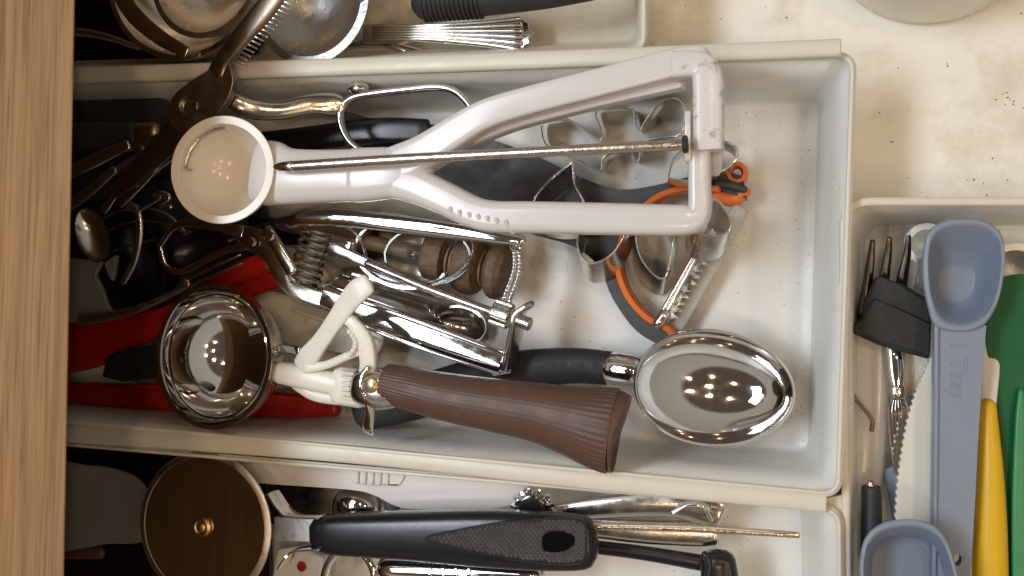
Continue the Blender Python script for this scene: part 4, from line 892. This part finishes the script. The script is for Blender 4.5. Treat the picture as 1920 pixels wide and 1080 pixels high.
x_ = P(1797, 640, 46.2); d1 = (P(1795, 760, 46.2) - x_).normalized(); n1 = Vector((0, 0, 1)); mt = Matrix((d1, n1.cross(d1), n1)).transposed().to_4x4(); mt.translation = x_ - Vector(bsn['_o'])
me.transform(mt)
tx = bpy.data.objects.new('embossed_lettering', me); COL.objects.link(tx); tx.parent = hb
# blue-grey measuring cup at the lower edge
cup = thing('measuring_cup', 'open blue-grey plastic measuring cup lying over the toothed knife', 'measuring cup', (1705, 1100, 34))
co_ = [(1612, 1090), (1612, 1050), (1622, 1010), (1650, 984), (1700, 974), (1745, 982), (1772, 1006), (1788, 1045), (1798, 1090), (1800, 1150), (1770, 1220), (1700, 1240), (1640, 1220), (1614, 1150)]
ctr = (1705, 1105)
def sc_(p, s, o=(0, 0)): return [(ctr[0] + (x - ctr[0]) * s + o[0], ctr[1] + (y - ctr[1]) * s + o[1]) for x, y in cr(p, 5, True)]
O = [P(x, y, 62) for x, y in sc_(co_, 1)]; I = [P(x, y, 62) for x, y in sc_(co_, .90)]; B = [P(x, y, 40) for x, y in sc_(co_, .72, (-6, -4))]; BO = [P(x, y, 37.5) for x, y in sc_(co_, .80, (-6, -4))]
bc_ = sum(B, Vector()) / len(B)
MB().loft([BO, [lerp(p, q, .5) for p, q in zip(BO, O)], [p + down * .8 for p in O], [lerp(p, q, .25) for p, q in zip(O, I)], [lerp(p, q, .8) for p, q in zip(O, I)], [lerp(p, q, .08) for p, q in zip(I, B)], [lerp(p, q, .92) for p, q in zip(I, B)], [lerp(p, bc_, .05) + down * .5 for p in B]], True, True).build('cup', 'blue', cup, ang=60)
# round pot on the drawer bottom
pot = thing('round_pot', 'round cream ceramic pot standing on the bare drawer bottom', 'pot', (1747, -141, 0))
b_ = P(1747, -141, 0); mk = MP(1747, -141, 0); r_ = 190 * mk
MB().lathe(b_, Vector((0, 0, 1)), [(0, r_ * .96), (.002, r_ * .99), (.006, r_), (.034, r_ * .985), (.037, r_ * .97), (.038, r_ * .95), (.037, r_ * .92), (.020, r_ * .90), (.012, r_ * .86), (.0115, .001)], 90).build('body', 'ceramic', pot, ang=40)

# ---------- crumbs
mb = MB()
def crumb(px, py, z, s):
    p = P(px, py, z); a_ = random.uniform(0, 3.1)
    mbx = MB(); mbx.ball(Vector(), s, sc=(1.7, .7, .6), k=6, m=4)
    R_ = Matrix.Rotation(a_, 3, 'Z'); b = len(mb.v)
    mb.v += [R_ @ q + p for q in mbx.v]; mb.f += [tuple(i + b for i in f) for f in mbx.f]
for (x, y) in ((1888, 174), (1889, 183), (1901, 190), (1885, 196), (1894, 187), (1880, 176), (1900, 196), (1919, 202), (1868, 187), (1861, 297), (1672, 266), (1826, 337), (1814, 337), (1889, 338), (1844, 344), (1850, 366), (1915, 25), (1776, 119), (1777, 124), (1684, 127), (1649, 211), (1475, 33), (1352, 36)):
    crumb(x, y, -0.8, random.uniform(.00022, .00042))
for i in range(60):
    x = 1522 - abs(random.gauss(0, 40)); y = random.uniform(200, 840)
    if random.random() < .3: x = random.uniform(1380, 1525)
    crumb(x, y, 2.6, random.uniform(.0001, .00022))
tag(mb.build('crumbs', 'crumb'), 'dark seed crumbs scattered on the drawer and tray bottoms', 'crumbs', kind='stuff')

for o in bpy.data.objects:
    if '_o' in o: del o['_o']
